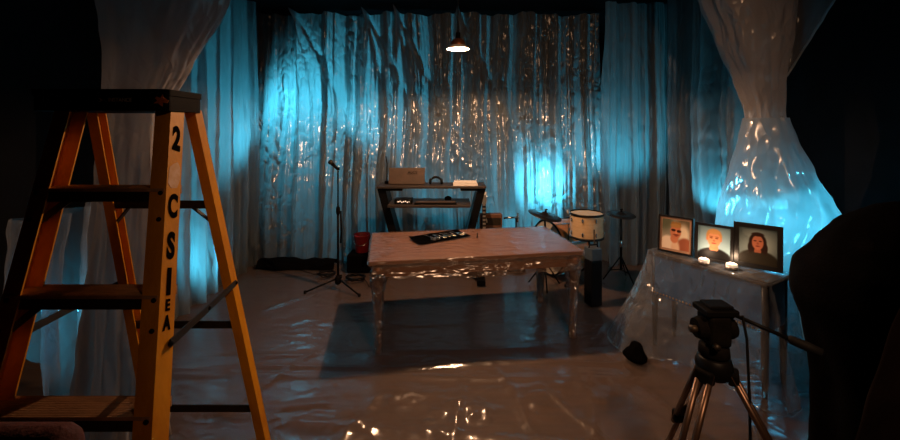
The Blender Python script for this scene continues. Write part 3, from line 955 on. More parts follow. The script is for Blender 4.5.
for s in (-1, 1):
    bm = B(); lathe(bm, [(0.018, -0.014), (0.033, -0.010), (0.033, 0.010), (0.020, 0.016)], (hx + s * 0.062, DK, DZ + 0.047), (s, 0, 0), 18); obj('ear_cup', bm, M['rubber'], t, True)
# white books
bx = P(465, 0, DK).x
for i, (w_, z_, lab) in enumerate(((0.27, 0.0, 'lower white book at the desk end, under a thinner one'), (0.25, 0.024, 'thin white book on top of another at the desk end'))):
    t = thing('book', lab, 'book', (bx, DK - 0.05, DZ + 0.0135 + z_), 'white books on the studio desk')
    hh = 0.022 if i == 0 else 0.016
    bm = B(); box(bm, (bx, DK - 0.05, DZ + 0.0135 + z_ + hh / 2), (w_ - 0.01, 0.16, hh - 0.006)); obj('pages', bm, M['paper'], t)
    bm = B()
    for k in (0, 1):
        box(bm, (bx, DK - 0.05, DZ + 0.0135 + z_ + (0.0015 if k == 0 else hh - 0.0015)), (w_, 0.17, 0.003))
    box(bm, (bx, DK - 0.134, DZ + 0.0135 + z_ + hh / 2), (w_, 0.003, hh))
    obj('cover', bm, M['paper'], t)
# rack unit and small things on the shelf
ux = P(404, 0, DK - 0.12).x
t = thing('audio_interface', 'small black audio box with pale lights on the desk shelf', 'audio interface', (ux, DK - 0.12, 0.891))
bm = B(); box(bm, (ux, DK - 0.12, 0.918), (0.19, 0.14, 0.052), bev=0.004); obj('case', bm, M['black_metal'], t)
bm = B()
for k in range(7):
    box(bm, (ux - 0.055 + 0.02 * k, DK - 0.1912, 0.918 + 0.006 * math.sin(k * 2.1)), (0.012, 0.002, 0.012))
obj('meter_lights', bm, M['led'], t)
for k in range(2):
    bm = B(); lathe(bm, [(0.012, 0), (0.010, 0.012)], (ux + 0.072, DK - 0.19, 0.930 - 0.026 * k), (0, -1, 0), 12); obj('knob', bm, M['dark_steel_and_lip_shade'], t, True)
kx = P(424, 0, DK - 0.12).x
t = thing('midi_keyboard', 'slim dark keyboard lying along the desk shelf', 'keyboard', (kx + 0.13, DK - 0.14, 0.891))
bm = B(); box(bm, (kx + 0.13, DK - 0.14, 0.902), (0.46, 0.16, 0.022), bev=0.004); obj('case', bm, M['black_metal'], t)
bm = B()
for k in range(20):
    box(bm, (kx - 0.08 + 0.0215 * k, DK - 0.175, 0.9145), (0.019, 0.075, 0.006))
obj('keys', bm, M['lid_metal'], t)
wx = P(448, 0, DK + 0.06).x
bm = B(); lathe(bm, [(0.030, 0), (0.042, 0.012), (0.038, 0.035), (0.018, 0.048)], (wx, DK + 0.06, 0.8905), n=20)
tag(obj('desk_knob_controller', bm, M['black_plastic'], smooth=True, base=(wx, DK + 0.06, 0.89)), 'round black controller at the back of the desk shelf', 'controller')

# ---- guitar and amplifier behind the desk end
gx = P(484, 0, 4.88).x
lean = V(0.0, 0.10, 1).normalized()
gb = V(gx, 4.83, 0.10)
t = thing('electric_guitar', 'electric guitar with dotted neck upright on a stand beside the studio desk', 'guitar', (gx, 4.85, 0.02))
bm = B()
outl = []
for k in range(40):
    a = 2 * PI * k / 40
    r_ = 0.155 + 0.035 * math.cos(2 * a) + 0.02 * math.cos(3 * a + 0.6) - 0.02 * math.sin(a)
    outl.append((r_ * math.cos(a) * 0.85, 0.19 + r_ * math.sin(a) * 1.15))
nrm_g = V(1, 0, 0).cross(lean).normalized()
prism(bm, outl, gb, (1, 0, 0), lean, nrm_g, 0.04); obj('body', bm, M['guitar_body'], t)
bm = B(); bar(bm, gb + lean * 0.28 - V(0, 0.012, 0), gb + lean * 0.70 - V(0, 0.012, 0), 0.044, 0.022, (0, 1, 0)); nk = obj('neck', bm, M['fretboard'], t)
for k in range(9):
    bm = B(); q = gb + lean * (0.32 + 0.045 * k) - V(0, 0.0255, 0); bar(bm, q, q + lean * 0.020, 0.034, 0.003, (0, 1, 0)); obj('inlay', bm, M['ivory'], nk)
bm = B(); prism(bm, [(-0.022, 0.70), (-0.035, 0.74), (-0.02, 0.83), (0.025, 0.85), (0.032, 0.74), (0.022, 0.70)], gb - V(0, 0.02, 0), (1, 0, 0), lean, nrm_g, 0.016); obj('headstock', bm, M['ivory'], t)
t = thing('guitar_stand', 'low black stand holding the guitar beside the studio desk', 'stand', (gx, 4.85, 0))
for s in (-1, 1):
    bm = B(); tube(bm, [(gx + s * 0.05, 4.91, 0.26), (gx + s * 0.06, 4.88, 0.085), (gx + s * 0.06, 4.79, 0.085), (gx + s * 0.06, 4.775, 0.12)], 0.008, 8); obj('yoke', bm, M['black_metal'], t, True)
    bm = B(); tube(bm, [(gx + s * 0.05, 4.92, 0.24), (gx + s * 0.09, 4.80, 0.03)], 0.009, 8); obj('leg', bm, M['black_metal'], t, True)
bm = B(); tube(bm, [(gx - 0.06, 4.92, 0.25), (gx + 0.06, 4.92, 0.25)], 0.009, 8); tube(bm, [(gx, 4.92, 0.25), (gx, 4.935, 0.03)], 0.009, 8); obj('rear_leg', bm, M['black_metal'], t, True)
ax_ = P(489, 0, 5.02).x + 0.02
t = thing('guitar_amplifier', 'brown cabinet amplifier standing close against the curtain behind the guitar', 'amplifier', (ax_, 5.02, 0.02))
bm = B(); box(bm, (ax_, 5.00, 0.34), (0.28, 0.09, 0.64), bev=0.012); obj('cabinet', bm, M['amp_wood'], t)
bm = B(); box(bm, (ax_, 4.958, 0.28), (0.24, 0.008, 0.42)); obj('grille', bm, M['grille'], t)
bm = B(); box(bm, (ax_, 4.958, 0.565), (0.24, 0.008, 0.09)); pn = obj('control_panel', bm, M['dark_steel_and_lip_shade'], t)
bm = B(); tube(bm, [(ax_ - 0.075 - 0.022 * math.cos(a), 4.945, 0.555 + 0.05 * math.sin(a)) for a in [PI * k / 8 for k in range(9)]], 0.008, 8); obj('pale_loop', bm, M['ivory'], pn, True)

# chrome-ended boom by the curtain
qx = P(516, 0, 4.8)
t = thing('boom_stand', 'low boom stand with a short chrome crossbar between guitar and drums', 'stand', (qx.x, 4.8, 0.015))
zb = P(516, 217, 4.8).z
bm = B(); tube(bm, [(qx.x, 4.8, 0.03), (qx.x, 4.8, zb)], 0.010, 10); obj('pole', bm, M['black_metal'], t, True)
bm = B(); lathe(bm, [(0.11, 0.0), (0.11, 0.015), (0.02, 0.03)], (qx.x, 4.8, 0.016), n=24); obj('base', bm, M['black_metal'], t, True)
bm = B(); tube(bm, [(qx.x - 0.15, 4.79, zb - 0.01), (qx.x + 0.02, 4.79, zb)], 0.012, 10); obj('crossbar', bm, M['chrome'], t, True)
bm = B(); tube(bm, [(qx.x + 0.02, 4.79, zb - 0.06), (qx.x + 0.02, 4.79, zb + 0.05)], 0.012, 10); obj('clamp', bm, M['chrome'], t, True)

# ------------------------------------------------------------------ drums
bc = V(1.30, 4.72, 0.335)
bax = V(-0.93, -0.36, 0).normalized()
t = thing('bass_drum', 'large amber bass drum with cream head behind the table corner', 'drum', (bc.x, bc.y, 0))
bm = B(); lathe(bm, [(0.302, -0.17), (0.302, 0.17)], bc, bax, 44, False, False); obj('shell', bm, M['drum_amber'], t, True)
for s in (-1, 1):
    bm = B(); lathe(bm, [(0.30, s * 0.171), (0.10, s * 0.173), (0.001, s * 0.174)], bc, bax, 44, False, True); obj('head', bm, M['drum_head'], t, True)
    bm = B(); tube(bm, [bc + bax * s * 0.172 + (frame_of(bax)[0] * math.cos(2 * PI * k / 44) + frame_of(bax)[1] * math.sin(2 * PI * k / 44)) * 0.31 for k in range(45)], 0.012, 8); obj('hoop', bm, M['black_metal'], t, True)
fu, fw_ = frame_of(bax)
for k in range(8):
    a = 2 * PI * (k + 0.5) / 8
    bm = B(); q = bc + (fu * math.cos(a) + fw_ * math.sin(a)) * 0.309; tube(bm, [q - bax * 0.15, q - bax * 0.05, q + bax * 0.05, q + bax * 0.15], [0.004, 0.008, 0.008, 0.004], 8); obj('lug', bm, M['chrome'], t, True)
for s in (-1, 1):
    sd_ = V(-bax.y, bax.x, 0) * s
    bm = B(); tube(bm, [bc + sd_ * 0.285 + bax * 0.08 + V(0, 0, -0.12), bc + sd_ * 0.39 + bax * 0.14 + V(0, 0, -0.32)], 0.008, 8); obj('spur', bm, M['chrome'], t, True)

tc_ = V(P(586.5, 0, 4.2).x, 4.2, 0)
z0, z1 = 0.585, 0.825
t = thing('floor_tom', 'pale wooden tom drum with chrome lugs standing on three legs by the cymbals', 'drum', tc_)
bm = B(); lathe(bm, [(0.166, z0), (0.166, z1)], tc_, n=44, cap0=False, cap1=False); obj('shell', bm, M['drum_wood'], t, True)
for z in (z0, z1):
    bm = B(); lathe(bm, [(0.164, z), (0.05, z + 0.001), (0.001, z + 0.001)], tc_, n=40, cap0=False); obj('head', bm, M['drum_head'], t, True)
    bm = B(); lathe(bm, [(0.168, z - 0.010), (0.175, z - 0.010), (0.175, z + 0.012), (0.168, z + 0.012)], tc_, n=44, cap0=False, cap1=False); obj('hoop', bm, M['dark_bronze'], t, True)
for k in range(8):
    a = 2 * PI * (k + 0.3) / 8
    for z in (z0 + 0.05, z1 - 0.05):
        bm = B(); q = tc_ + V(math.cos(a) * 0.172, math.sin(a) * 0.172, z); tube(bm, [q - V(0, 0, 0.022), q - V(0, 0, 0.010), q + V(0, 0, 0.010), q + V(0, 0, 0.022)], [0.004, 0.010, 0.010, 0.004], 8); obj('lug', bm, M['chrome'], t, True)
for k in range(3):
    a = 2 * PI * k / 3 + 0.6
    q = tc_ + V(math.cos(a) * 0.185, math.sin(a) * 0.185, 0)
    bm = B(); tube(bm, [q + V(0, 0, 0.70), q + V(0, 0, 0.12), q + V(math.cos(a) * 0.03, math.sin(a) * 0.03, 0.03)], 0.007, 8); lg = obj('leg', bm, M['dark_steel_and_lip_shade'], t, True)
    bm = B(); lathe(bm, [(0.014, 0), (0.014, 0.03)], q + V(math.cos(a) * 0.03, math.sin(a) * 0.03, 0.016), n=10); obj('rubber_foot', bm, M['rubber'], lg, True)


def cymbal_stand(label1, label2, c, z, r, tilt, ang0):
    t_ = thing('cymbal_stand', label1, 'stand', (c.x, c.y, 0))
    bm = B(); tube(bm, [(c.x, c.y, 0.14), (c.x, c.y, z - 0.012)], [0.013, 0.009], 10); obj('pole', bm, M['black_metal'], t_, True)
    bm = B(); lathe(bm, [(0.013, 0.40), (0.018, 0.41), (0.018, 0.46), (0.012, 0.47)], (c.x, c.y, 0), n=12); obj('clutch', bm, M['chrome'], t_, True)
    for k in range(3):
        a = ang0 + 2 * PI * k / 3
        e = V(c.x + 0.19 * math.cos(a), c.y + 0.19 * math.sin(a), 0.03)
        bm = B(); tube(bm, [(c.x, c.y, 0.30), e], 0.008, 8); tube(bm, [(c.x, c.y, 0.15), V(c.x, c.y, 0.30).lerp(e, 0.6)], 0.006, 8); obj('leg', bm, M['black_metal'], t_, True)
    nn = V(math.sin(tilt), -0.12, math.cos(tilt)).normalized()
    p = V(c.x, c.y, z)
    t2 = thing('cymbal', label2, 'cymbal', p)
    bm = B(); lathe(bm, [(0.010, 0.028), (0.03, 0.024), (0.042, 0.010), (r * 0.55, 0.004), (r, -0.008), (r, -0.0095), (r * 0.55, 0.0025), (0.042, 0.008), (0.03, 0.02), (0.010, 0.024)], p, nn, 44, False, False); obj('plate', bm, M['dark_bronze'], t2, True)
    bm = B(); lathe(bm, [(0.013, 0.024), (0.013, 0.045), (0.006, 0.047), (0.006, 0.062)], p, nn, 12); bar(bm, p + nn * 0.055 - V(0.016, 0, 0), p + nn * 0.055 + V(0.016, 0, 0), 0.005, 0.012); obj('wing_nut', bm, M['black_metal'], t2, True)


cymbal_stand('black stand under the tilted dark cymbal beside the bass drum', 'dark tilted cymbal over the bass drum, in front of the blue glow', V(P(545, 0, 4.28).x, 4.28, 0), 0.795, 0.18, 0.22, 0.4)
cymbal_stand('thin black cymbal stand between the tom drum and the portrait table', 'flat dark cymbal on the thin stand between tom drum and portraits', V(P(621, 0, 4.45).x, 4.45, 0), 0.765, 0.155, 0.02, 0.9)
gc = V(P(593, 0, 3.86).x, 3.86, 0.02)
t = thing('equipment_case', 'slim dark case with grey lid standing upright below the tom drum', 'case', gc)
bm = B(); box(bm, gc + V(0, 0, 0.215), (0.12, 0.12, 0.43), Matrix.Rotation(0.3, 3, 'Z'), 0.008); obj('body', bm, M['black_metal'], t)
bm = B(); box(bm, gc + V(0, 0, 0.492), (0.12, 0.12, 0.12), Matrix.Rotation(0.3, 3, 'Z'), 0.010); obj('lid', bm, M['grey_case'], t)
bm = B(); tube(bm, [gc + V(-0.045, -0.02, 0.55), gc + V(-0.04, -0.02, 0.575), gc + V(0.04, 0, 0.575), gc + V(0.045, 0, 0.55)], 0.007, 8); obj('handle', bm, M['black_metal'], t, True)

# ------------------------------------------------------------------ console table under plastic, with portraits
KO = V(1.57, 3.17, 0)
KT = V(0.515, -0.857, 0).normalized()       # along its front, away from the curtain
KB = V(0.857, 0.515, 0).normalized()        # from its front to its back
KL, KD, KH = 0.80, 0.34, 0.745
def K(a, b, z): return KO + KT * a + KB * b + V(0, 0, z)
RK = Matrix((KT, KB, V(0, 0, 1))).transposed()
t = thing('console_table', 'narrow dark table with a nail-studded front panel under the portraits', 'table', K(KL / 2, KD / 2, 0))
bm = B(); box(bm, K(KL / 2, KD / 2, KH - 0.014), (KL, KD, 0.028), RK, 0.005); obj('tabletop', bm, M['dark_wood'], t)
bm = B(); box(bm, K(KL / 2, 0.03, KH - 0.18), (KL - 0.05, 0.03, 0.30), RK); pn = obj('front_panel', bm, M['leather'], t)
bm = B()
for s in (0.03, KL - 0.03):
    box(bm, K(s, KD / 2, KH - 0.18), (0.02, KD - 0.06, 0.30), RK)
box(bm, K(KL / 2, KD - 0.03, KH - 0.18), (KL - 0.05, 0.02, 0.30), RK)
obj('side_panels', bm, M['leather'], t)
bm = B()
nn = 30
for k in range(nn):
    q = K(0.045 + (KL - 0.09) * k / (nn - 1), 0.014, KH - 0.315)
    lathe(bm, [(0.009, 0), (0.007, 0.005), (0.003, 0.007)], q, -KB, 8)
obj('nailhead_trim', bm, M['brass'], pn, True)
for a in (0.035, KL - 0.035):
    for b in (0.035, KD - 0.035):
        bm = B(); tube(bm, [K(a, b, KH - 0.03), K(a, b, 0.4), K(a, b, 0.10), K(a, b, 0.004)], [0.024, 0.022, 0.018, 0.014], 12); obj('leg', bm, M['dark_wood'], t, True)

# plastic over the console: stretched top and a flaring skirt
t = thing('console_wrapping', 'clear plastic sheet draped over the portrait table and spreading on the floor', 'plastic sheet', K(KL / 2, KD / 2, KH))
kr = rr_outline(KL + 0.012, KD + 0.012, 0.025, 280)
bm = B()
def fkt(u, v):
    a, b = (u - 0.5) * (KL + 0.012), (v - 0.5) * (KD + 0.012)
    return K(KL / 2 + a, KD / 2 + b, KH + 0.001 + 0.003 * (1 + n3(a * 9, b * 9, 3)))
grid(bm, 50, 24, fkt)
obj('top_sheet', bm, M['clear_skirt'], t, True, recalc=False)
bm = B()
def fks(u, v):
    p, nn_, s = kr[int(round(u * 280)) % 280]
    d_ = v
    left = sstep(-0.15, -0.5, p.x / KL * 1.0)          # spreads most at the end by the drums
    right = sstep(0.35, 0.5, p.x / KL)
    front = max(0.0, -nn_.y)
    flare = 0.018 + 0.28 * left + 0.07 * right + 0.03 * front
    corner = abs(nn_.x * nn_.y) * 2
    fl_ = 0.04 * math.sin(s * 15 + 1.5 * math.sin(s * 4)) * (0.25 + left + corner * 0.5 + right * 0.6) + 0.015 * n3(s * 5, d_ * 3, 9)
    cr = 0.008 * n3(s * 8, d_ * 9, 3) + 0.006 * n3(s * 17, d_ * 16, 5)
    off = 0.004 + flare * d_ ** 1.25 + (fl_ * d_ + cr) * min(1, d_ * 3)
    q = p + nn_ * off
    w = K(KL / 2 + q.x, KD / 2 + q.y, 0)
    w.z = max(0.016, (KH + 0.003) * (1 - d_))
    if d_ > 0.97:
        w.z = 0.014 + 0.01 * abs(n3(s * 7, 2))
    return w
grid(bm, 280, 46, fks, close_u=True)
obj('skirt', bm, M['clear_skirt'], t, True, recalc=False)


# ---- framed portraits
def lin(c):
    return tuple((v / 12.92 if v <= 0.04045 else ((v + 0.055) / 1.055) ** 2.4) for v in c)


def blob(c, t_, u, v, cx, cy, rx, ry, soft=0.25):
    d_ = math.hypot((u - cx) / rx, (v - cy) / ry)
    k = 1 - sstep(1 - soft, 1 + soft, d_)
    return tuple(a + (b - a) * k for a, b in zip(c, t_))


def pic1(u, v):
    c = (0.62, 0.60, 0.54)
    c = blob(c, (0.36, 0.38, 0.30), u, v, 0.1, 0.95, 0.3, 0.35, 0.6)
    c = blob(c, (0.42, 0.38, 0.30), u, v, 0.85, 0.95, 0.3, 0.3, 0.6)
    c = blob(c, (0.93, 0.86, 0.76), u, v, 0.78, 0.55, 0.2, 0.3, 0.5)
    c = blob(c, (0.95, 0.88, 0.80), u, v, 0.22, 0.02, 0.36, 0.42, 0.12)
    c = blob(c, (0.62, 0.36, 0.26), u, v, 0.85, 0.0, 0.34, 0.42, 0.12)
    c = blob(c, (0.92, 0.78, 0.66), u, v, 0.50, 0.0, 0.16, 0.32, 0.3)
    c = blob(c, (0.82, 0.52, 0.38), u, v, 0.46, 0.36, 0.15, 0.15, 0.2)
    for k in range(7):
        c = blob(c, (0.62, 0.45, 0.24), u, v, 0.36 + 0.05 * k, 0.83 + 0.03 * (k % 2), 0.035, 0.09, 0.3)
    c = blob(c, (0.80, 0.50, 0.36), u, v, 0.50, 0.60, 0.20, 0.24, 0.14)
    c = blob(c, (0.70, 0.52, 0.30), u, v, 0.50, 0.80, 0.19, 0.07, 0.3)
    c = blob(c, (0.25, 0.14, 0.10), u, v, 0.42, 0.645, 0.085, 0.045, 0.2)
    c = blob(c, (0.25, 0.14, 0.10), u, v, 0.62, 0.625, 0.085, 0.045, 0.2)
    c = blob(c, (0.90, 0.58, 0.42), u, v, 0.52, 0.57, 0.03, 0.07, 0.4)
    c = blob(c, (0.50, 0.26, 0.18), u, v, 0.52, 0.495, 0.11, 0.028, 0.4)
    c = blob(c, (0.62, 0.28, 0.22), u, v, 0.52, 0.455, 0.06, 0.018, 0.4)
    return c


def pic2(u, v):
    c = (0.40, 0.52, 0.56)
    c = blob(c, (0.64, 0.76, 0.80), u, v, 0.5, 0.5, 0.55, 0.45, 0.8)
    c = blob(c, (0.05, 0.04, 0.04), u, v, 0.5, -0.02, 0.56, 0.36, 0.08)
    c = blob(c, (0.86, 0.56, 0.38), u, v, 0.5, 0.34, 0.14, 0.13, 0.15)
    c = blob(c, (0.05, 0.04, 0.04), u, v, 0.5, 0.14, 0.30, 0.12, 0.1)
    c = blob(c, (0.80, 0.58, 0.34), u, v, 0.5, 0.70, 0.245, 0.235, 0.1)
    c = blob(c, (0.90, 0.62, 0.44), u, v, 0.5, 0.60, 0.20, 0.235, 0.12)
    c = blob(c, (0.84, 0.62, 0.38), u, v, 0.5, 0.84, 0.19, 0.07, 0.3)
    for s in (-1, 1):
        c = blob(c, (0.45, 0.26, 0.16), u, v, 0.5 + s * 0.085, 0.645, 0.050, 0.018, 0.4)
        c = blob(c, (0.62, 0.38, 0.22), u, v, 0.5 + s * 0.088, 0.690, 0.062, 0.014, 0.5)
        c = blob(c, (0.84, 0.54, 0.38), u, v, 0.5 + s * 0.215, 0.61, 0.03, 0.055, 0.3)
    c = blob(c, (0.76, 0.46, 0.32), u, v, 0.5, 0.565, 0.035, 0.03, 0.5)
    c = blob(c, (0.66, 0.32, 0.26), u, v, 0.5, 0.485, 0.075, 0.020, 0.4)
    return c


def pic3(u, v):
    c = (0.20, 0.25, 0.26)
    c = blob(c, (0.68, 0.74, 0.72), u, v, 0.5, 0.52, 0.5, 0.42, 0.9)
    c = blob(c, (0.17, 0.15, 0.11), u, v, 0.5, 0.0, 0.58, 0.40, 0.08)
    c = blob(c, (0.16, 0.09, 0.06), u, v, 0.5, 0.60, 0.23, 0.28, 0.1)
    for s in (-1, 1):
        c = blob(c, (0.17, 0.09, 0.06), u, v, 0.5 + s * 0.18, 0.45, 0.08, 0.16, 0.2)
    c = blob(c, (0.66, 0.38, 0.27), u, v, 0.5, 0.36, 0.09, 0.10, 0.15)
    c = blob(c, (0.17, 0.15, 0.11), u, v, 0.5, 0.20, 0.24, 0.12, 0.1)
    c = blob(c, (0.74, 0.44, 0.32), u, v, 0.5, 0.60, 0.150, 0.205, 0.12)
    c = blob(c, (0.18, 0.10, 0.07), u, v, 0.5, 0.83, 0.16, 0.055, 0.25)
    for s in (-1, 1):
        c = blob(c, (0.28, 0.14, 0.10), u, v, 0.5 + s * 0.068, 0.645, 0.042, 0.018, 0.4)
    c = blob(c, (0.62, 0.34, 0.24), u, v, 0.5, 0.575, 0.03, 0.03, 0.5)
    c = blob(c, (0.50, 0.22, 0.18), u, v, 0.5, 0.500, 0.060, 0.018, 0.4)
    return c


m, nt, out = new_mat('photo_print')
at_ = nt.nodes.new('ShaderNodeAttribute'); at_.attribute_name = 'print'
pb = nt.nodes.new('ShaderNodeBsdfPrincipled'); pb.inputs['Roughness'].default_value = 0.5; pb.inputs['Specular IOR Level'].default_value = 0.2
nt.links.new(at_.outputs['Color'], pb.inputs['Base Color']); nt.links.new(pb.outputs[0], out.inputs[0])
M['print'] = m


def portrait(label, a, b, w, h, fb_, mount, pic, yaw, lean_):
    c = K(a, b, KH + 0.0095)
    nn_ = V(-math.sin(yaw), -math.cos(yaw), 0)       # way it faces
    ux_ = V(math.cos(yaw), -math.sin(yaw), 0)        # to its right as one looks at it
    up = (V(0, 0, 1) - nn_ * math.tan(lean_)).normalized()
    fn = ux_.cross(up) * 1.0
    fn = -fn if fn.dot(nn_) < 0 else fn
    t_ = thing('picture_frame', label, 'picture frame', c, 'framed portraits on the plastic-covered table')
    bm = B()
    def R(x, y, k): return c + ux_ * x + up * y + fn * k
    for x0_, x1_, y0_, y1_ in ((-w / 2, w / 2, 0, fb_), (-w / 2, w / 2, h - fb_, h), (-w / 2, -w / 2 + fb_, fb_, h - fb_), (w / 2 - fb_, w / 2, fb_, h - fb_)):
        prism(bm, [(x0_, y0_), (x1_, y0_), (x1_, y1_), (x0_, y1_)], R(0, 0, -0.010), ux_, up, fn, 0.020)
    obj('border', bm, M['frame_black'], t_)
    bm = B(); prism(bm, [(-w / 2 + fb_, fb_), (w / 2 - fb_, fb_), (w / 2 - fb_, h - fb_), (-w / 2 + fb_, h - fb_)], R(0, 0, -0.009), ux_, up, fn, 0.009); obj('mount', bm, M['frame_tan'] if mount > 0 else M['frame_black'], t_)
    bm = B(); prism(bm, [(-0.035, 0.0), (0.035, 0.0), (0.02, h * 0.7), (-0.02, h * 0.7)], c - fn * 0.075 + V(0, 0, 0.011), ux_, ((R(0, h * 0.7, -0.012) - (c - fn * 0.075)).normalized()), fn, 0.004); obj('easel_back', bm, M['frame_black'], t_)
    g = fb_ + max(mount, 0.0)
    W, Hh = w - 2 * g, h - 2 * g
    bm = B()
    nu, nv = 60, 72
    grid(bm, nu, nv, lambda u, v: R(-w / 2 + g + W * u, g + Hh * v, 0.0008))
    o = obj('photograph', bm, M['print'], t_, recalc=False)
    ca_ = o.data.color_attributes.new('print', 'FLOAT_COLOR', 'POINT')
    for j in range(nv + 1):
        for i in range(nu + 1):
            ca_.data[j * (nu + 1) + i].color = (*lin(pic(i / nu, j / nv)), 1)
    return c


portrait('portrait of a smiling man in dark glasses and white shirt, in a tan-mounted frame', 0.165, 0.085, 0.245, 0.28, 0.012, 0.016, pic1, 0.80, 0.10)
portrait('portrait of a fair short-haired person in black, in the lowest black frame', 0.42, 0.125, 0.235, 0.265, 0.018, 0.0, pic2, 0.78, 0.10)
portrait('portrait of a person with long dark hair, in the thick black frame', 0.65, 0.225, 0.27, 0.30, 0.030, 0.0, pic3, 0.72, 0.10)


def tealight(a, b, label):
    c = K(a, b, KH + 0.0085)
    t_ = thing('tealight', label, 'candle', c, 'tealights before the portraits')
    bm = B(); lathe(bm, [(0.034, 0), (0.036, 0.002), (0.036, 0.014), (0.034, 0.014), (0.033, 0.004)], c, n=28, cap1=False); obj('cup', bm, M['tin'], t_, True)
    bm = B(); lathe(bm, [(0.033, 0.004), (0.035, 0.016), (0.034, 0.030), (0.026, 0.034), (0.008, 0.032)], c, n=28); obj('wax', bm, M['wax'], t_, True)
    bm = B(); tube(bm, [c + V(0, 0, 0.031), c + V(0.001, 0, 0.038)], 0.0012, 6); obj('wick', bm, M['ink'], t_, True)
    return c


TLs = [tealight(0.40, 0.035, 'round white tealight before the portrait of the fair-haired person'),
       tealight(0.555, 0.085, 'round white tealight before the portrait of the long-haired person')]

# small black bag by the console foot
sb = V(1.35, 2.915, 0.03)
bm = B()
lathe(bm, [(0.04, 0.0), (0.075, 0.010), (0.080, 0.030), (0.070, 0.055), (0.055, 0.08), (0.042, 0.10), (0.032, 0.118), (0.010, 0.13)], sb, n=24)
for v_ in bm.verts:
    v_.co.x += 0.020 * n3(v_.co.x * 14, v_.co.y * 14, v_.co.z * 14)
    v_.co.y += 0.020 * n3(v_.co.x * 14 + 7, v_.co.y * 14, v_.co.z * 14)
tag(obj('sandbag', bm, M['black_cloth'], smooth=True, base=sb), 'small black tied bag on the floor by the portrait table foot', 'bag')

# ------------------------------------------------------------------ video tripod
TP = V(P(714, 0, 1.58).x, 1.58, 0)
t = thing('video_tripod', 'black video tripod with bronze twin-tube legs and long pan handle', 'tripod', TP)
ZS = 0.775
bm = B(); lathe(bm, [(0.050, ZS - 0.045), (0.062, ZS - 0.03), (0.066, ZS), (0.058, ZS + 0.03), (0.05, ZS + 0.035)], TP, n=28); obj('spider', bm, M['black_metal'], t, True)
bm = B(); lathe(bm, [(0.045, ZS + 0.034), (0.055, ZS + 0.045), (0.052, ZS + 0.075), (0.040, ZS + 0.085)], TP, n=28); obj('bowl', bm, M['black_plastic'], t, True)
bm = B(); box(bm, TP + V(0, 0, ZS + 0.145), (0.085, 0.10, 0.12), bev=0.016, seg=3); lathe(bm, [(0.036, -0.075), (0.042, -0.06), (0.042, 0.06), (0.036, 0.075)], TP + V(0, 0, ZS + 0.145), (1, 0, 0), 24); hd = obj('fluid_head', bm, M['black_plastic'], t)
bm = B(); lathe(bm, [(0.010, 0), (0.014, 0.01), (0.014, 0.03)], TP + V(-0.07, -0.01, ZS + 0.145), (-1, 0, 0), 14); obj('lock_knob', bm, M['dark_steel_and_lip_shade'], hd, True)
bm = B(); lathe(bm, [(0.010, 0), (0.012, 0.02)], TP + V(-0.03, -0.05, ZS + 0.10), (0, -1, 0), 14); obj('lock_knob', bm, M['dark_steel_and_lip_shade'], hd, True)
bm = B(); box(bm, TP + V(0.005, 0, ZS + 0.218), (0.125, 0.10, 0.024), bev=0.005); box(bm, TP + V(0.01, 0, ZS + 0.236), (0.09, 0.07, 0.012), bev=0.003); obj('quick_release_plate', bm, M['black_metal'], t)
h0 = TP + V(0.055, 0.0, ZS + 0.205)
h1 = P(822, 353, 1.42)
hm = h0.lerp(h1, 0.68)
bm = B(); tube(bm, [h0, hm], 0.0075, 10); ph = obj('pan_handle', bm, M['black_metal'], t, True)
bm = B(); tube(bm, [h0.lerp(h1, 0.66), h0.lerp(h1, 0.70), h0.lerp(h1, 0.85), h1], [0.010, 0.016, 0.017, 0.015], 14); obj('grip', bm, M['rubber'], ph, True)
bm = B(); lathe(bm, [(0.018, -0.02), (0.020, 0.0), (0.018, 0.02)], h0, (0, 1, 0), 16); obj('handle_clamp', bm, M['black_metal'], ph, True)
for ang, Rr in ((208, 0.42), (-33, 0.44), (88, 0.44)):
    a = math.radians(ang)
    di = V(math.cos(a), math.sin(a), 0)
    sd_ = V(-di.y, di.x, 0)
    top = TP + di * 0.055 + V(0, 0, ZS - 0.015)
    foot = TP + di * Rr + V(0, 0, 0.03)
    mid = top.lerp(foot, 0.55)
    bm = B()
    for s in (-1, 1):
        tube(bm, [top + sd_ * s * 0.021, mid + sd_ * s * 0.021], 0.0115, 10)
    lg = obj('leg', bm, M['tube_bronze'], t, True)
    bm = B(); tube(bm, [top.lerp(foot, 0.40), foot], 0.0115, 10); obj('lower_tube', bm, M['tube_bronze'], lg, True)
    for q in (0.02, 0.50):
        bm = B(); box(bm, top.lerp(foot, q), (0.064, 0.036, 0.05), Matrix.Rotation(a + PI / 2, 3, 'Z'), 0.008); obj('leg_clamp', bm, M['black_plastic'], lg)
    bm = B(); lathe(bm, [(0.016, -0.018), (0.02, -0.01), (0.018, 0.02)], foot, n=12); obj('rubber_foot', bm, M['rubber'], lg, True)
q = TP + V(0.075, -0.03, ZS + 0.20)
bm = B(); tube(bm, [q, q + V(0.015, 0, 0.005), q + V(0.025, -0.01, -0.08), q + V(0.028, -0.02, -0.3), q + V(0.026, -0.03, -0.62), q + V(0.02, -0.03, -0.74)], 0.005, 8); obj('hanging_strap', bm, M['rubber'], t, True)

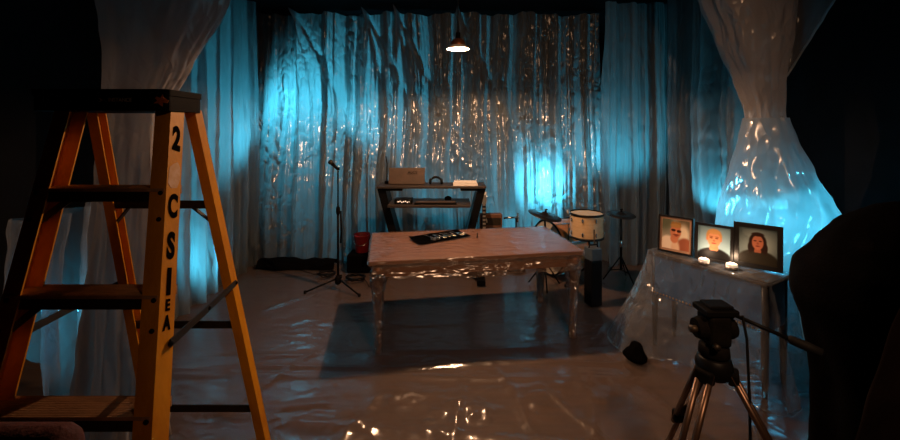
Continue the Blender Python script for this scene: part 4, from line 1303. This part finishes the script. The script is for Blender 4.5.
# ------------------------------------------------------------------ black things at the edges
bcx, bcy = P(897, 0, 1.85).x, 1.85
bm = B()
def fbl(u, v):
    z = 0.01 + 1.36 * v
    r_ = lerp_tab([(0, 0.34), (0.5, 0.31), (0.78, 0.36), (0.93, 0.41), (1.05, 0.40), (1.16, 0.32), (1.26, 0.24), (1.34, 0.11), (1.37, 0.01)], z)[0]
    a = 2 * PI * u
    r_ *= 1 + 0.06 * math.sin(9 * a + 2 * math.sin(z * 3)) * (1 - v) + 0.08 * n3(math.cos(a) * 2, math.sin(a) * 2, z * 3)
    return V(bcx + r_ * math.cos(a), bcy + r_ * 0.8 * math.sin(a), z)
grid(bm, 110, 60, fbl, close_u=True)
tag(obj('covered_stand', bm, M['black_cloth'], smooth=True, base=(bcx, bcy, 0), recalc=False), 'black cloth draped over a tall bulky stand beside the blue flared drape', 'covered stand')

bm = B()
def fbs(u, v):
    z = 0.01 + 2.25 * v
    xl = 0.875 + (z) * 0.362
    x = xl + u * (0.95 - 0.35 * v)
    y = 1.16 + 0.10 * u + 0.03 * math.sin(u * 16 + z * 1.5) * sstep(0, 0.15, u) + 0.03 * n3(u * 3, z * 2.0, 4) + 0.010 * n3(u * 10, z * 7, 6)
    return V(x, y, z)
grid(bm, 70, 90, fbs)
bmesh.ops.solidify(bm, geom=bm.faces[:], thickness=0.004)
tag(obj('black_plastic_sheet', bm, M['black_sheet'], smooth=True, base=(1.4, 1.2, 0)), 'black plastic sheet hanging at a slant close beside the tripod', 'plastic sheet')

# dark red chair back at the corner
rx, ry = -0.86, 0.66
t = thing('chair', 'dark red padded chair, only its rounded back showing before the ladder', 'chair', (rx, ry - 0.2, 0))
bm = B(); box(bm, (rx, ry, 0.95), (0.46, 0.07, 0.56), Matrix.Rotation(math.radians(-4), 3, 'X'), 0.034, 4)
for v_ in bm.verts:
    if v_.co.z > 0.95:
        v_.co.z -= 0.6 * (abs(v_.co.x - rx) ** 2) * (v_.co.z - 0.95) / 0.2
obj('backrest', bm, M['red_fabric'], t, True)
bm = B(); box(bm, (rx, ry - 0.25, 0.46), (0.48, 0.46, 0.09), None, 0.035, 4); obj('seat', bm, M['red_fabric'], t, True)
for sx in (-1, 1):
    for sy in (-1, 1):
        bm = B(); tube(bm, [(rx + sx * 0.2, ry - 0.25 + sy * 0.19, 0.42), (rx + sx * 0.22, ry - 0.25 + sy * 0.21, 0.006)], [0.018, 0.013], 10); obj('leg', bm, M['dark_wood'], t, True)
    bm = B(); bar(bm, (rx + sx * 0.17, ry - 0.03, 0.44), (rx + sx * 0.17, ry, 0.70), 0.03, 0.02, (0, 1, 0)); obj('back_post', bm, M['dark_wood'], t)


# ------------------------------------------------------------------ light
def lamp(kind, name, loc, energy, col, r=0.05, aim=None, size=None, blend=0.5):
    l = bpy.data.lights.new(name, kind)
    l.energy = energy
    l.color = col
    l.shadow_soft_size = r
    o = bpy.data.objects.new(name, l)
    C.objects.link(o)
    o.location = loc
    if aim is not None:
        o.rotation_euler = (Vector(aim) - Vector(loc)).to_track_quat('-Z', 'Y').to_euler()
    if kind == 'SPOT' and size:
        l.spot_size = math.radians(size)
        l.spot_blend = blend
    return o


WARM = (1.0, 0.55, 0.30)
BLUE = (0.075, 0.60, 0.86)
lamp('POINT', 'pendant_light', LP + V(0, 0, 0.008), 155, WARM, 0.01)
lamp('SPOT', 'ceiling_spotlight', (1.0, -0.2, 2.92), 170, WARM, 0.06, (0.85, 3.0, 1.05), 94, 0.9)
def up(loc, aim, e, ang=150, r=0.06): lamp('SPOT', 'blue_uplight', loc, e, BLUE, r, aim, ang, 0.6)
up((1.25, 5.46, 0.94), (1.25, 5.2, 1.02), 30)
up((0.75, 5.60, 0.25), (1.0, 5.2, 0.9), 9, 150)
up((-2.25, 5.95, 2.0), (-1.8, 5.3, 1.95), 44, 150)
up((-1.35, 5.80, 1.70), (-0.9, 5.3, 2.1), 12, 130)
up((-0.35, 5.75, 0.60), (0.2, 5.2, 1.2), 6, 130)
up((-2.80, 4.10, 0.40), (-2.45, 4.15, 0.55), 15, 150)
up((-2.95, 4.90, 1.60), (-2.5, 4.4, 1.9), 20, 140)
up((-2.80, 2.72, 0.45), (-2.45, 2.56, 0.45), 10, 120)
up((3.10, 4.45, 0.8), (2.75, 4.20, 1.25), 14, 90)
up((2.20, 5.60, 1.30), (2.05, 5.0, 1.9), 13, 160)
lamp('POINT', 'blue_uplight', (pr(778), DR + 0.06, 0.95), 16, BLUE, 0.03)
for c in TLs:
    lamp('POINT', 'tealight_glow', c + V(0, 0, 0.06), 0.9, (1.0, 0.66, 0.42), 0.01)

w = bpy.data.worlds.new('World')
bpy.context.scene.world = w
w.use_nodes = True
w.node_tree.nodes['Background'].inputs[0].default_value = (0.5, 0.6, 0.7, 1)
w.node_tree.nodes['Background'].inputs[1].default_value = 0.002

# ------------------------------------------------------------------ camera
cd = bpy.data.cameras.new('camera')
cd.sensor_width = 36
cd.lens = 36 * F / 900
cd.shift_y = -(220 - YH) / 900
cd.clip_start = 0.02
co = bpy.data.objects.new('camera', cd)
C.objects.link(co)
co.location = (0, 0, CAMZ)
co.rotation_euler = (PI / 2, 0, 0)
sc = bpy.context.scene
sc.camera = co
sc.view_settings.view_transform = 'Standard'
sc.view_settings.look = 'None'
sc.view_settings.exposure = 0.0
sc.view_settings.gamma = 1.0
sc.view_settings.use_curve_mapping = False
sc.cycles.use_denoising = True
sc.cycles.sample_clamp_indirect = 2.0
sc.cycles.sample_clamp_direct = 0.0
sc.cycles.max_bounces = 8
sc.cycles.diffuse_bounces = 3
sc.cycles.glossy_bounces = 3
sc.cycles.transmission_bounces = 4
sc.cycles.transparent_max_bounces = 14
sc.cycles.caustics_reflective = False
sc.cycles.caustics_refractive = False
